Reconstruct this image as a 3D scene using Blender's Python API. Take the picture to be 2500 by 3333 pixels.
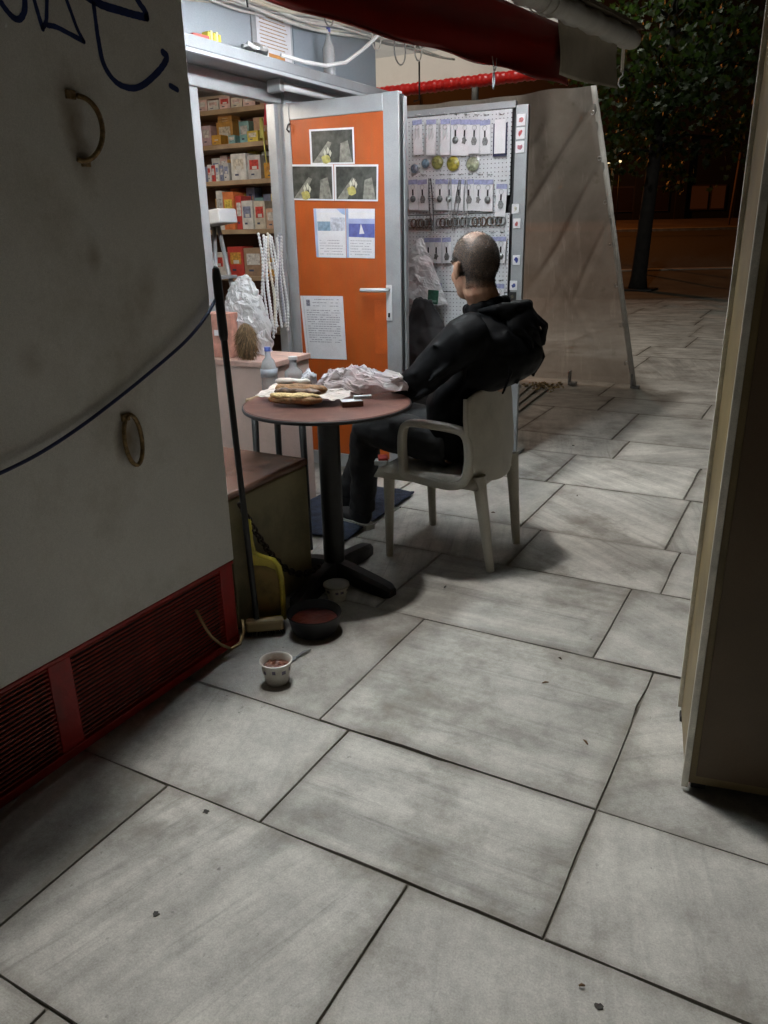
import bpy, bmesh, math, random
from mathutils import Vector, Matrix, Euler, Quaternion
R_ = math.radians
random.seed(7)
for o in list(bpy.data.objects): bpy.data.objects.remove(o)
SC = bpy.context.scene
C = SC.collection

# ------------------------------------------------------------------ camera
cam_d = bpy.data.cameras.new('camera')
cam = bpy.data.objects.new('camera', cam_d); C.objects.link(cam)
rgt = Vector((0.87633, 0.48128, -0.02052)); upv = Vector((-0.14657, 0.30698, 0.94036)); fwd = Vector((-0.45887, 0.82106, -0.33956))
m3 = Matrix((rgt, upv, -fwd)).transposed()
cam.matrix_world = Matrix.Translation((0, 0, 1.5)) @ m3.to_4x4()
cam_d.sensor_fit = 'VERTICAL'; cam_d.sensor_height = 24.0; cam_d.lens = 24.0 * 2527 / 3333
cam_d.clip_start = 0.05; cam_d.clip_end = 600
SC.camera = cam
SC.cycles.max_bounces = 6; SC.cycles.diffuse_bounces = 4; SC.cycles.glossy_bounces = 2; SC.cycles.transmission_bounces = 4; SC.cycles.transparent_max_bounces = 6
SC.cycles.caustics_reflective = False; SC.cycles.caustics_refractive = False
SC.render.resolution_x = 768; SC.render.resolution_y = 1024

# ------------------------------------------------------------------ world, night
W = bpy.data.worlds.new('World'); SC.world = W; W.use_nodes = True
nt = W.node_tree; bg = nt.nodes['Background']
sky = nt.nodes.new('ShaderNodeTexSky'); sky.sky_type = 'NISHITA'; sky.sun_disc = False
sky.sun_elevation = R_(-4.0); sky.sun_rotation = R_(200)
nt.links.new(sky.outputs[0], bg.inputs[0]); bg.inputs[1].default_value = 0.006
SC.view_settings.view_transform = 'Standard'; SC.view_settings.look = 'None'
SC.view_settings.exposure = -0.08; SC.view_settings.gamma = 1.0

def lamp(name, kind, loc, power, col, size=.1, sy=None, aim=None):
    d = bpy.data.lights.new(name, kind); d.energy = power; d.color = col
    if kind == 'AREA':
        d.size = size
        if sy: d.shape = 'RECTANGLE'; d.size_y = sy
    else:
        d.shadow_soft_size = size
    o = bpy.data.objects.new(name, d); C.objects.link(o); o.location = loc
    if aim is not None:
        o.rotation_euler = (Vector(aim) - Vector(loc)).to_track_quat('-Z', 'Y').to_euler()
    return o
# the lamp on a mast above the kiosk roof, the tube under the awning, the bulb inside the kiosk, the street's sodium lamps
L_mast = lamp('mast_light', 'POINT', (-2.12, 2.95, 8.6), 1400, (1.0, .97, .92), .22)
L_in = lamp('bulb_light', 'POINT', (-3.45, 3.45, 2.29), 16, (1.0, .88, .74), .06)
L_road = lamp('sodium_light', 'POINT', (0, 0, 0), 2300, (1.0, .30, .05), .25)
L_tree = lamp('park_light', 'POINT', (0, 0, 0), 190, (.93, 1.0, .80), .2)
L_sheet = lamp('added_sheet_light', 'POINT', (-4.4, 10.2, 3.4), 150, (1.0, .95, .84), .12)  # added light behind the hanging sheet to brighten it
L_back = lamp('added_back_light', 'POINT', (2.6, -3.6, 4.4), 9, (1.0, .90, .74), .2)  # added weak fill from behind the camera for wall and cabinet

# ------------------------------------------------------------------ helpers
def tag(o, label=None, cat=None, group=None, kind=None):
    if label: o['label'] = label
    if cat: o['category'] = cat
    if group: o['group'] = group
    if kind: o['kind'] = kind
    return o
def empty(name, loc, label=None, cat=None, group=None, rz=0):
    o = bpy.data.objects.new(name, None); C.objects.link(o); o.location = loc; o.rotation_euler.z = rz
    o.empty_display_size = .05
    return tag(o, label, cat, group)

class MB:
    """collects shapes in world space (or any space) and builds one mesh object"""
    def __init__(s): s.bm = bmesh.new()
    def box(s, c, d, rot=None, bev=0.0):
        r = bmesh.ops.create_cube(s.bm, size=1.0)
        vs = r['verts']
        M = Matrix.Translation(c) @ (rot.to_4x4() if rot is not None else Matrix.Identity(4)) @ Matrix.Diagonal((d[0], d[1], d[2], 1))
        bmesh.ops.transform(s.bm, matrix=M, verts=vs)
        if bev > 0:
            es = list({e for v in vs for e in v.link_edges})
            bmesh.ops.bevel(s.bm, geom=es, offset=bev, segments=2, profile=.5, affect='EDGES', clamp_overlap=True)
        return s
    def b2(s, x0, x1, y0, y1, z0, z1, bev=0.0):
        return s.box(((x0+x1)/2, (y0+y1)/2, (z0+z1)/2), (abs(x1-x0), abs(y1-y0), abs(z1-z0)), None, bev)
    def tube(s, pts, rad, n=10, closed=False, flat=None):
        pts = [Vector(p) for p in pts]; N = len(pts)
        if not hasattr(rad, '__len__'): rad = [rad]*N
        rings = []; prev = None
        for i, p in enumerate(pts):
            a = pts[i-1] if (i > 0 or closed) else p
            b = pts[(i+1) % N] if (i < N-1 or closed) else p
            t = (b-a).normalized()
            if prev is None:
                u = t.orthogonal().normalized()
            else:
                u = (prev - t*prev.dot(t)).normalized()
            prev = u; v = t.cross(u)
            rings.append([s.bm.verts.new(p + (u*math.cos(2*math.pi*k/n) + v*math.sin(2*math.pi*k/n))*rad[i]) for k in range(n)])
        for i in range(N if closed else N-1):
            a, b = rings[i], rings[(i+1) % N]
            for k in range(n):
                s.bm.faces.new((a[k], a[(k+1) % n], b[(k+1) % n], b[k]))
        if not closed:
            s.bm.faces.new(rings[0][::-1]); s.bm.faces.new(rings[-1])
        return s
    def lathe(s, prof, c=(0, 0, 0), n=32, rot=None):
        M = Matrix.Translation(c) @ (rot.to_4x4() if rot is not None else Matrix.Identity(4))
        rings = []
        for r, z in prof:
            if r < 1e-6: rings.append([s.bm.verts.new(M @ Vector((0, 0, z)))])
            else: rings.append([s.bm.verts.new(M @ Vector((r*math.cos(2*math.pi*k/n), r*math.sin(2*math.pi*k/n), z))) for k in range(n)])
        for a, b in zip(rings, rings[1:]):
            for k in range(n):
                q = [a[k % len(a)], a[(k+1) % len(a)], b[(k+1) % len(b)], b[k % len(b)]]
                q2 = []
                for v in q:
                    if v not in q2: q2.append(v)
                if len(q2) > 2:
                    try: s.bm.faces.new(q2)
                    except ValueError: pass
        return s
    def ell(s, c, r, rot=None, seg=20):
        q = bmesh.ops.create_uvsphere(s.bm, u_segments=seg, v_segments=seg//2+2, radius=1.0)
        M = Matrix.Translation(c) @ (rot.to_4x4() if rot is not None else Matrix.Identity(4)) @ Matrix.Diagonal((r[0], r[1], r[2], 1))
        bmesh.ops.transform(s.bm, matrix=M, verts=q['verts'])
        return s
    def poly(s, pts):
        s.bm.faces.new([s.bm.verts.new(p) for p in pts]); return s
    def prism(s, pts, ext):
        ext = Vector(ext)
        a = [s.bm.verts.new(p) for p in pts]; b = [s.bm.verts.new(Vector(p)+ext) for p in pts]
        n = len(a)
        s.bm.faces.new(a[::-1]); s.bm.faces.new(b)
        for k in range(n): s.bm.faces.new((a[k], a[(k+1) % n], b[(k+1) % n], b[k]))
        return s
    def grid(s, f, nu, nv):
        vs = [[s.bm.verts.new(f(i/nu, j/nv)) for j in range(nv+1)] for i in range(nu+1)]
        for i in range(nu):
            for j in range(nv):
                s.bm.faces.new((vs[i][j], vs[i+1][j], vs[i+1][j+1], vs[i][j+1]))
        return s
    def build(s, name, mat, parent=None, smooth=False, ang=None):
        bmesh.ops.recalc_face_normals(s.bm, faces=s.bm.faces[:])
        me = bpy.data.meshes.new(name); s.bm.to_mesh(me); s.bm.free()
        if mat is not None: me.materials.append(mat)
        o = bpy.data.objects.new(name, me); C.objects.link(o)
        if smooth:
            for p in me.polygons: p.use_smooth = True
            if ang:
                try: me.set_sharp_from_angle(angle=R_(ang))
                except Exception: pass
        if parent is not None:
            o.parent = parent
            o.matrix_parent_inverse = (Matrix.Translation(parent.location) @ parent.rotation_euler.to_matrix().to_4x4()).inverted()
        return o
def local_child(o, parent):
    o.parent = parent; o.matrix_parent_inverse = Matrix.Identity(4); return o
def baked(o, mods):
    """apply a list of (type, settings) modifiers and keep the plain mesh"""
    for t, st in mods:
        m = o.modifiers.new(t, t)
        for k, v in st.items(): setattr(m, k, v)
    dg = bpy.context.evaluated_depsgraph_get(); dg.update()
    me = bpy.data.meshes.new_from_object(o.evaluated_get(dg))
    o.modifiers.clear(); old = o.data; mats = list(old.materials); o.data = me
    if not me.materials:
        for m in mats: me.materials.append(m)
    for p in me.polygons: p.use_smooth = True
    return o
def cloud(name, size, depth=2, kind='CLOUDS'):
    t = bpy.data.textures.new(name, kind); t.noise_scale = size
    if kind == 'CLOUDS': t.noise_depth = depth
    return t

# ------------------------------------------------------------------ materials
def srgb(h):
    h = h.lstrip('#'); v = [int(h[i:i+2], 16)/255 for i in (0, 2, 4)]
    return tuple(((c/12.92) if c <= .04045 else ((c+.055)/1.055)**2.4) for c in v)
MATS = {}
def mat(name, col, rough=.6, metal=0.0, var=.15, scale=12.0, bump=.0, bscale=60.0, spec=.5, trans=0.0, alpha=1.0, dirt=None, dirt_amt=.0, dirt_scale=3.0, coat=0.0):
    if name in MATS: return MATS[name]
    m = bpy.data.materials.new(name); m.use_nodes = True; MATS[name] = m
    n = m.node_tree.nodes; l = m.node_tree.links; b = n['Principled BSDF']
    b.inputs['Roughness'].default_value = rough; b.inputs['Metallic'].default_value = metal
    b.inputs['Specular IOR Level'].default_value = spec
    b.inputs['Transmission Weight'].default_value = trans; b.inputs['Alpha'].default_value = alpha
    b.inputs['Coat Weight'].default_value = coat
    tc = n.new('ShaderNodeTexCoord')
    nz = n.new('ShaderNodeTexNoise'); nz.inputs['Scale'].default_value = scale; nz.inputs['Detail'].default_value = 6
    l.new(tc.outputs['Object'], nz.inputs['Vector'])
    rp = n.new('ShaderNodeMapRange'); rp.inputs[1].default_value = .3; rp.inputs[2].default_value = .7
    rp.inputs[3].default_value = 1-var; rp.inputs[4].default_value = 1+var*.6
    l.new(nz.outputs['Fac'], rp.inputs[0])
    mx = n.new('ShaderNodeVectorMath'); mx.operation = 'SCALE'; mx.inputs[0].default_value = col[:3]
    l.new(rp.outputs[0], mx.inputs['Scale'])
    out = mx.outputs[0]
    if dirt is not None:
        d = n.new('ShaderNodeTexNoise'); d.inputs['Scale'].default_value = dirt_scale; d.inputs['Detail'].default_value = 8; d.inputs['Roughness'].default_value = .65
        l.new(tc.outputs['Object'], d.inputs['Vector'])
        dr = n.new('ShaderNodeMapRange'); dr.inputs[1].default_value = .5; dr.inputs[2].default_value = .75; dr.inputs[3].default_value = 0; dr.inputs[4].default_value = dirt_amt
        l.new(d.outputs['Fac'], dr.inputs[0])
        mm = n.new('ShaderNodeMix'); mm.data_type = 'RGBA'; mm.inputs['B'].default_value = (*dirt[:3], 1)
        l.new(dr.outputs[0], mm.inputs['Factor']); l.new(out, mm.inputs['A']); out = mm.outputs['Result']
    sk = n.new('ShaderNodeTexNoise'); sk.inputs['Scale'].default_value = 330; sk.inputs['Detail'].default_value = 2; sk.inputs['Roughness'].default_value = .8; l.new(tc.outputs['Object'], sk.inputs['Vector'])
    sr = n.new('ShaderNodeMapRange'); sr.inputs[1].default_value = .3; sr.inputs[2].default_value = .7; sr.inputs[3].default_value = .86; sr.inputs[4].default_value = 1.12; l.new(sk.outputs['Fac'], sr.inputs[0])
    sc_ = n.new('ShaderNodeVectorMath'); sc_.operation = 'SCALE'; l.new(out, sc_.inputs[0]); l.new(sr.outputs[0], sc_.inputs['Scale']); out = sc_.outputs[0]
    l.new(out, b.inputs['Base Color'])
    if bump > 0:
        bz = n.new('ShaderNodeTexNoise'); bz.inputs['Scale'].default_value = bscale; bz.inputs['Detail'].default_value = 5
        l.new(tc.outputs['Object'], bz.inputs['Vector'])
        bp = n.new('ShaderNodeBump'); bp.inputs['Strength'].default_value = bump; bp.inputs['Distance'].default_value = .01
        l.new(bz.outputs['Fac'], bp.inputs['Height']); l.new(bp.outputs[0], b.inputs['Normal'])
    return m
def emis(name, col, st):
    if name in MATS: return MATS[name]
    m = bpy.data.materials.new(name); m.use_nodes = True; MATS[name] = m
    n = m.node_tree.nodes; n.clear(); e = n.new('ShaderNodeEmission'); o = n.new('ShaderNodeOutputMaterial')
    e.inputs[0].default_value = (*col, 1); e.inputs[1].default_value = st
    m.node_tree.links.new(e.outputs[0], o.inputs[0]); return m

def slab_material():
    m = bpy.data.materials.new('marble_slab'); m.use_nodes = True
    n = m.node_tree.nodes; l = m.node_tree.links; b = n['Principled BSDF']
    tc = n.new('ShaderNodeTexCoord'); oi = n.new('ShaderNodeObjectInfo')
    def math_(op, a, bb=None):
        q = n.new('ShaderNodeMath'); q.operation = op
        for i, v in enumerate((a, bb)):
            if v is None: continue
            if isinstance(v, (int, float)): q.inputs[i].default_value = v
            else: l.new(v, q.inputs[i])
        return q.outputs[0]
    rnd = oi.outputs['Random']
    # grain direction: along the slab, across it or on the bias, a different piece of the block for each
    ang = math_('MULTIPLY', math_('FLOOR', math_('MULTIPLY', rnd, 5.0)), .62)
    rot = n.new('ShaderNodeVectorRotate'); rot.rotation_type = 'Z_AXIS'
    l.new(tc.outputs['Object'], rot.inputs['Vector']); l.new(ang, rot.inputs['Angle'])
    off = n.new('ShaderNodeCombineXYZ'); l.new(math_('MULTIPLY', rnd, 37.0), off.inputs[0]); l.new(math_('MULTIPLY', rnd, 91.0), off.inputs[1]); l.new(math_('MULTIPLY', rnd, 17.0), off.inputs[2])
    ad = n.new('ShaderNodeVectorMath'); ad.operation = 'ADD'; l.new(rot.outputs[0], ad.inputs[0]); l.new(off.outputs[0], ad.inputs[1])
    st = n.new('ShaderNodeVectorMath'); st.operation = 'MULTIPLY'; st.inputs[1].default_value = (.7, 8.0, 1.0); l.new(ad.outputs[0], st.inputs[0])
    def noise(vec, sc, det=6, ro=.55, dist=0):
        q = n.new('ShaderNodeTexNoise'); q.inputs['Scale'].default_value = sc; q.inputs['Detail'].default_value = det; q.inputs['Roughness'].default_value = ro; q.inputs['Distortion'].default_value = dist
        l.new(vec, q.inputs['Vector']); return q.outputs['Fac']
    def rng(v, a, bb, c, d):
        q = n.new('ShaderNodeMapRange'); q.inputs[1].default_value = a; q.inputs[2].default_value = bb; q.inputs[3].default_value = c; q.inputs[4].default_value = d
        l.new(v, q.inputs[0]); return q.outputs[0]
    s1 = rng(noise(st.outputs[0], .9, 6, .6, .4), .36, .64, .74, 1.10)
    st2 = n.new('ShaderNodeVectorMath'); st2.operation = 'MULTIPLY'; st2.inputs[1].default_value = (2.0, 34.0, 1.0); l.new(ad.outputs[0], st2.inputs[0])
    vein = rng(noise(st2.outputs[0], 1.0, 8, .6, .6), .54, .76, 1.0, .66)
    blot = rng(noise(ad.outputs[0], 3.4, 7, .65), .36, .66, 1.10, .66)
    fine = math_('MULTIPLY', rng(noise(tc.outputs['Object'], 210, 3, .8), .32, .68, .80, 1.16), rng(noise(tc.outputs['Object'], 48, 4, .7), .34, .66, .90, 1.07))
    spk = rng(noise(ad.outputs[0], 30, 3, .6), .70, .78, 1.0, .50)
    tone = rng(math_('FRACT', math_('MULTIPLY', rnd, 3.77)), 0, 1, .80, 1.02)
    v = s1
    # some slabs strongly streaked, others nearly plain
    amt = rng(math_('FRACT', math_('MULTIPLY', rnd, 7.31)), 0, 1, .25, 1.25)
    sv = math_('MULTIPLY', s1, vein); v = math_('ADD', 1.0, math_('MULTIPLY', math_('SUBTRACT', sv, .92), amt))
    for q in (blot, fine, spk, tone): v = math_('MULTIPLY', v, q)
    sc = n.new('ShaderNodeVectorMath'); sc.operation = 'SCALE'; sc.inputs[0].default_value = (.53, .512, .468); l.new(v, sc.inputs['Scale'])
    # worn brown dirt in blotches
    dm = n.new('ShaderNodeMix'); dm.data_type = 'RGBA'; dm.inputs['B'].default_value = (.15, .12, .085, 1)
    l.new(rng(noise(ad.outputs[0], 1.7, 9, .75), .52, .78, 0, .75), dm.inputs['Factor']); l.new(sc.outputs[0], dm.inputs['A'])
    sp = n.new('ShaderNodeSeparateXYZ'); l.new(tc.outputs['Generated'], sp.inputs[0])
    def edge_d(o_): return math_('SUBTRACT', .5, math_('ABSOLUTE', math_('SUBTRACT', o_, .5)))
    ed = math_('MINIMUM', edge_d(sp.outputs[0]), edge_d(sp.outputs[1]))
    ef = math_('SUBTRACT', ed, math_('MULTIPLY', noise(ad.outputs[0], 7, 6, .7), .085))
    em = n.new('ShaderNodeMix'); em.data_type = 'RGBA'; em.inputs['B'].default_value = (.12, .10, .075, 1)
    l.new(rng(ef, -.045, .012, .40, 0), em.inputs['Factor']); l.new(dm.outputs['Result'], em.inputs['A'])
    l.new(em.outputs['Result'], b.inputs['Base Color'])
    l.new(rng(noise(ad.outputs[0], 6, 5, .6), .3, .7, .42, .72), b.inputs['Roughness'])
    b.inputs['Specular IOR Level'].default_value = .35
    bp = n.new('ShaderNodeBump'); bp.inputs['Strength'].default_value = .35; bp.inputs['Distance'].default_value = .004
    l.new(noise(st2.outputs[0], 1.6, 8, .65), bp.inputs['Height'])
    bp2 = n.new('ShaderNodeBump'); bp2.inputs['Strength'].default_value = .3; bp2.inputs['Distance'].default_value = .002
    l.new(noise(tc.outputs['Object'], 160, 4, .7), bp2.inputs['Height']); l.new(bp.outputs[0], bp2.inputs['Normal'])
    l.new(bp2.outputs[0], b.inputs['Normal'])
    return m
M_slab = slab_material()
GRIME = (.16, .13, .09)
M_ground = mat('joint_dirt', (.055, .050, .042), .95, var=.5, scale=25, bump=.6, bscale=80)
M_plaza = mat('far_paving', (.10, .085, .055), .8, var=.35, scale=1.2, bump=.3, bscale=20)
M_road = mat('asphalt', (.06, .05, .045), .8, var=.4, scale=2, bump=.4, bscale=60)
M_kerb = mat('kerb_stone', (.34, .31, .26), .8, var=.3, scale=4)
M_whitewall = None
M_red = mat('red_paint', srgb('#a51a14'), .5, var=.3, scale=9, dirt=(.05, .02, .015), dirt_amt=.6, dirt_scale=6, bump=.1)
M_vent = mat('vent_black', (.012, .009, .008), .8)
M_alu = mat('grey_aluminium', (.36, .375, .39), .45, metal=.35, var=.12, scale=6, dirt=GRIME, dirt_amt=.35, dirt_scale=4)
M_panel = mat('grey_panel', (.40, .43, .46), .5, var=.12, scale=3, dirt=GRIME, dirt_amt=.35, dirt_scale=2.5)
M_white = mat('white_plastic', (.62, .63, .64), .45, var=.08)
M_paper = mat('white_paper', (.66, .66, .69), .8, var=.07, scale=20)
M_black = mat('black_plastic', (.010, .010, .011), .55, var=.3)
M_blackmetal = mat('black_metal', (.007, .0065, .006), .5, var=.4, scale=30, bump=.15)
M_steel = mat('steel', (.55, .56, .57), .32, metal=.9, var=.15)
M_rust = mat('rusty_metal', (.30, .20, .09), .38, metal=.6, var=.6, scale=60, bump=.5, bscale=90)
M_blue = mat('blue_cable', (.018, .03, .10), .5)
M_ink = mat('graffiti_blue', (.016, .034, .14), .65, var=.35, scale=22)
def orange_door():
    m = mat('orange_laminate', srgb('#a94d13'), .48, var=.16, scale=5, bump=.05, bscale=40)
    n = m.node_tree.nodes; l = m.node_tree.links; b = n['Principled BSDF']
    # vertical wood-like grain and scuffs near the bottom
    src = b.inputs['Base Color'].links[0].from_socket
    tc = n.new('ShaderNodeTexCoord'); mp = n.new('ShaderNodeMapping'); mp.inputs['Scale'].default_value = (30, 30, 2.2)
    l.new(tc.outputs['Object'], mp.inputs[0])
    w = n.new('ShaderNodeTexNoise'); w.inputs['Scale'].default_value = 1.4; w.inputs['Detail'].default_value = 7; l.new(mp.outputs[0], w.inputs['Vector'])
    r = n.new('ShaderNodeMapRange'); r.inputs[1].default_value = .45; r.inputs[2].default_value = .75; r.inputs[3].default_value = 0; r.inputs[4].default_value = .5; l.new(w.outputs['Fac'], r.inputs[0])
    mx = n.new('ShaderNodeMix'); mx.data_type = 'RGBA'; mx.inputs['B'].default_value = (.30, .085, .018, 1); l.new(r.outputs[0], mx.inputs['Factor']); l.new(src, mx.inputs['A'])
    l.new(mx.outputs['Result'], b.inputs['Base Color'])
    return m
M_orange = orange_door()

def wall_material():
    m = mat('painted_wall', (.78, .77, .735), .62, var=.10, scale=2.2, dirt=(.28, .24, .17), dirt_amt=.55, dirt_scale=2.2, bump=.12, bscale=9)
    n = m.node_tree.nodes; l = m.node_tree.links; b = n['Principled BSDF']
    tc = n.new('ShaderNodeTexCoord')
    out = b.inputs['Base Color'].links[0].from_socket
    # rust halos round the two iron rings and a few rust spots, drips stretched downward
    for (y, z, ry, rz, a) in ((1.61, 1.80, .055, .13, .75), (1.635, 1.70, .05, .10, .6), (1.655, .915, .055, .115, .8), (1.25, 1.42, .05, .05, .35), (1.62, 1.45, .035, .06, .45), (1.80, 1.35, .07, .10, .35), (1.36, 1.20, .05, .05, .3)):
        mp = n.new('ShaderNodeMapping'); mp.inputs['Location'].default_value = (0, -y/ry, -z/rz); mp.inputs['Scale'].default_value = (0, 1/ry, 1/rz)
        l.new(tc.outputs['Object'], mp.inputs[0])
        nz = n.new('ShaderNodeTexNoise'); nz.inputs['Scale'].default_value = 14; nz.inputs['Detail'].default_value = 5; l.new(tc.outputs['Object'], nz.inputs['Vector'])
        ln = n.new('ShaderNodeVectorMath'); ln.operation = 'LENGTH'; l.new(mp.outputs[0], ln.inputs[0])
        ad = n.new('ShaderNodeMath'); ad.operation = 'MULTIPLY_ADD'; l.new(nz.outputs['Fac'], ad.inputs[0]); ad.inputs[1].default_value = 1.3; l.new(ln.outputs['Value'], ad.inputs[2])
        r = n.new('ShaderNodeMapRange'); r.inputs[1].default_value = 1.65; r.inputs[2].default_value = .75; r.inputs[3].default_value = 0; r.inputs[4].default_value = a; l.new(ad.outputs[0], r.inputs[0])
        mx = n.new('ShaderNodeMix'); mx.data_type = 'RGBA'; mx.inputs['B'].default_value = (.19, .13, .055, 1); l.new(r.outputs[0], mx.inputs['Factor']); l.new(out, mx.inputs['A']); out = mx.outputs['Result']
    l.new(out, b.inputs['Base Color'])
    return m
M_wall = wall_material()

# ================================================================== STRUCTURE
RU = Vector((.8729, .4879, 0)); FV = Vector((-.4879, .8729, 0))     # the far street runs square to this direction
def UV(u, v, z): p = RU*u + FV*v; return (p.x, p.y, z)
def hz(v): return 0.0 if v < 20 else .08*(v-20)
g = MB()
prof = [(-90, -.03), (20, -.03), (42, 1.70), (300, 1.9)]
for (v0, z0), (v1, z1) in zip(prof, prof[1:]):
    g.poly([UV(-160, v0, z0), UV(160, v0, z0), UV(160, v1, z1), UV(-160, v1, z1)])
bmesh.ops.remove_doubles(g.bm, verts=g.bm.verts[:], dist=.001)
tag(g.build('ground', M_ground), kind='structure')

# paving: rows measured along the kiosk wall, joints as they stand
rows = [(-.62, .05, [-1.9, -1.0, -.2, .7]), (.05, .672, [-1.2, -.35, .5]), (.672, 1.309, [-1.47, -.686, .12]), (1.309, 1.776, [-1.14, -.345, .45]), (1.776, 2.565, [-1.254, -.345, .5]),
        (2.565, 3.225, [-1.482, -.561, .35]), (3.225, 3.742, [-1.143, -.441, .4]), (3.742, 4.56, [-1.26, -.513, .3]), (4.56, 5.25, [-1.38, -.552, .25]),
        (5.25, 5.763, [-1.125, -.3]), (5.763, 6.714, [-1.253, -.4]), (6.714, 7.32, [-1.6, -.75, .1])]
y = 7.32; rr = random.Random(3)
while y < 17.6:
    h = rr.choice([.9, 1.1, 1.3, 1.5]); x = -1.4 - rr.random()*.6
    rows.append((y, y+h, [x, x+rr.uniform(1.1, 1.6)])); y += h
pav = MB().poly([UV(-14, -3, -.010), UV(14, -3, -.010), UV(14, 18, -.010), UV(-14, 18, -.010)]).build('pavement', mat('joint_fill', (.20, .185, .155), .95, var=.5, scale=18, bump=.6, bscale=80)); tag(pav, kind='structure')
rs = random.Random(11)
nsl = 0
for (y0, y1, js) in rows:
    js = sorted(js); yc = (y0+y1)/2
    xmax = 1.0 if y1 < 4 else (.6 if y1 < 8 else max(-3.0, .5 - (y0-8)*.35))
    xmin = -2.35 if y1 < 2.2 else (-3.2 if y1 < 8 else -yc*.62)
    wd = (.72, .98) if y1 < 7.5 else (1.1, 1.7)
    while js[0] > xmin: js.insert(0, js[0] - rs.uniform(*wd))
    while js[-1] < xmax: js.append(js[-1] + rs.uniform(*wd))
    for x0, x1 in zip(js, js[1:]):
        g2 = rs.uniform(.0015, .0045); g1 = rs.uniform(.0015, .0032)
        s = MB(); cx, cy = (x0+x1)/2, yc
        if rs.random() < .3: g2 += .003
        ax0, ax1, ay0, ay1 = x0+g2-cx, x1-g2-cx, y0+g1-cy, y1-g1-cy; per = []
        def edge(p, q_, nx, ny):
            L0 = math.hypot(q_[0]-p[0], q_[1]-p[1]); k_ = max(2, int(L0/.13))
            for i in range(k_):
                t = (i + (rs.uniform(-.3, .3) if i else 0))/k_; d_ = abs(rs.gauss(0, .0011)) + (rs.uniform(.003, .007) if rs.random() < .07 else 0)
                if i == 0: d_ = abs(rs.gauss(0, .0015))
                per.append((p[0]+(q_[0]-p[0])*t+nx*d_, p[1]+(q_[1]-p[1])*t+ny*d_, -.05))
        edge((ax0, ay0), (ax1, ay0), 0, 1); edge((ax1, ay0), (ax1, ay1), -1, 0); edge((ax1, ay1), (ax0, ay1), 0, -1); edge((ax0, ay1), (ax0, ay0), 1, 0)
        s.prism(per, (0, 0, .05))
        top = [e for e in s.bm.edges if all(v.co.z > -.01 for v in e.verts)]
        bmesh.ops.bevel(s.bm, geom=top, offset=.002, segments=1, profile=.5, affect='EDGES')
        o = s.build('paving_slab', M_slab, None, True, 40)
        o.location = (cx, cy, rs.uniform(-.0015, .0015)); o.rotation_euler = (rs.uniform(-.0012, .0012), rs.uniform(-.0012, .0012), rs.uniform(-.002, .002))
        o.parent = pav; nsl += 1
print('slabs', nsl)
# the far plaza, the road and its kerbs, rising away from the square
fp = MB()
fp.poly([UV(-60, 17.6, -.004), UV(60, 17.6, -.004), UV(60, 20, .004), UV(-60, 20, .004)]).poly([UV(-60, 20, .004), UV(60, 20, .004), UV(60, 23.45, .28), UV(-60, 23.45, .28)])
bmesh.ops.remove_doubles(fp.bm, verts=fp.bm.verts[:], dist=.001)
tag(fp.build('far_pavement', M_plaza), kind='structure')
tag(MB().poly([UV(-70, 23.4, .17), UV(70, 23.4, .17), UV(70, 36.7, 1.24), UV(-70, 36.7, 1.24)]).build('road', M_road), kind='structure')
k1 = MB(); k1.prism([UV(-60, 23.45, .1), UV(-60, 23.45, .31), UV(-60, 23.75, .325), UV(-60, 23.78, .1)], RU*120)
tag(k1.build('kerb', M_kerb), kind='structure')
k2 = MB(); k2.prism([UV(-60, 36.5, 1.0), UV(-60, 36.5, 1.38), UV(-60, 36.85, 1.40), UV(-60, 36.9, 1.0)], RU*120)
tag(k2.build('kerb', M_kerb), kind='structure')
tag(MB().poly([UV(-70, 36.88, 1.385), UV(70, 36.88, 1.385), UV(70, 42.2, 1.80), UV(-70, 42.2, 1.80)]).build('far_sidewalk', mat('far_sidewalk', (.14, .11, .09), .85, var=.3, scale=1)), kind='structure')
# ------------------------------------------------------------------ the kiosk with the white painted side
ks = empty('kiosk', (-1.82, 1.0, 0), 'white painted kiosk side wall with blue graffiti, iron rings and red vent base', 'kiosk')
WX = -1.82
w = MB(); w.b2(WX-1.1, WX, -1.6, 2.085, .345, 2.78, .004); w.build('wall', M_wall, ks)
MB().b2(WX-1.0, WX-.03, -1.58, 2.06, .0, .342).build('vent_cavity', M_vent, ks)
MB().b2(WX-1.16, WX+.05, -1.66, 2.12, 2.783, 2.86, .01).build('roof_edge', M_panel, ks)
MB().b2(WX+.001, WX+.15, -1.6, 1.72, 2.45, 2.75, .02).build('added_shade_box', M_panel, ks)  # unseen box added above the view to shade the lower left paving
bt = MB(); bt.b2(WX-.03, WX+.004, -1.58, 2.075, .002, .032, .003); bt.build('base_rail', M_red, ks)
tr = MB(); tr.b2(WX-.03, WX+.003, -1.58, 2.075, .333, .3445, .002); tr.build('top_rail', M_red, ks)
for (a, b_) in ((2.0, 2.07), (1.238, 1.318), (.45, .53), (-.4, -.32)):
    MB().b2(WX-.028, WX+.001, a, b_, .033, .332, .003).build('vent_stile', M_red, ks)
sl = MB(); L = .678
sl.box((0, 0, 0), (.007, L, .0046), Matrix.Rotation(R_(-12), 3, 'Y')); slo = sl.build('slat', mat('slat_red', srgb('#a8321f'), .5, var=.4, scale=14), None)
slo.parent = ks
first = True
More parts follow.
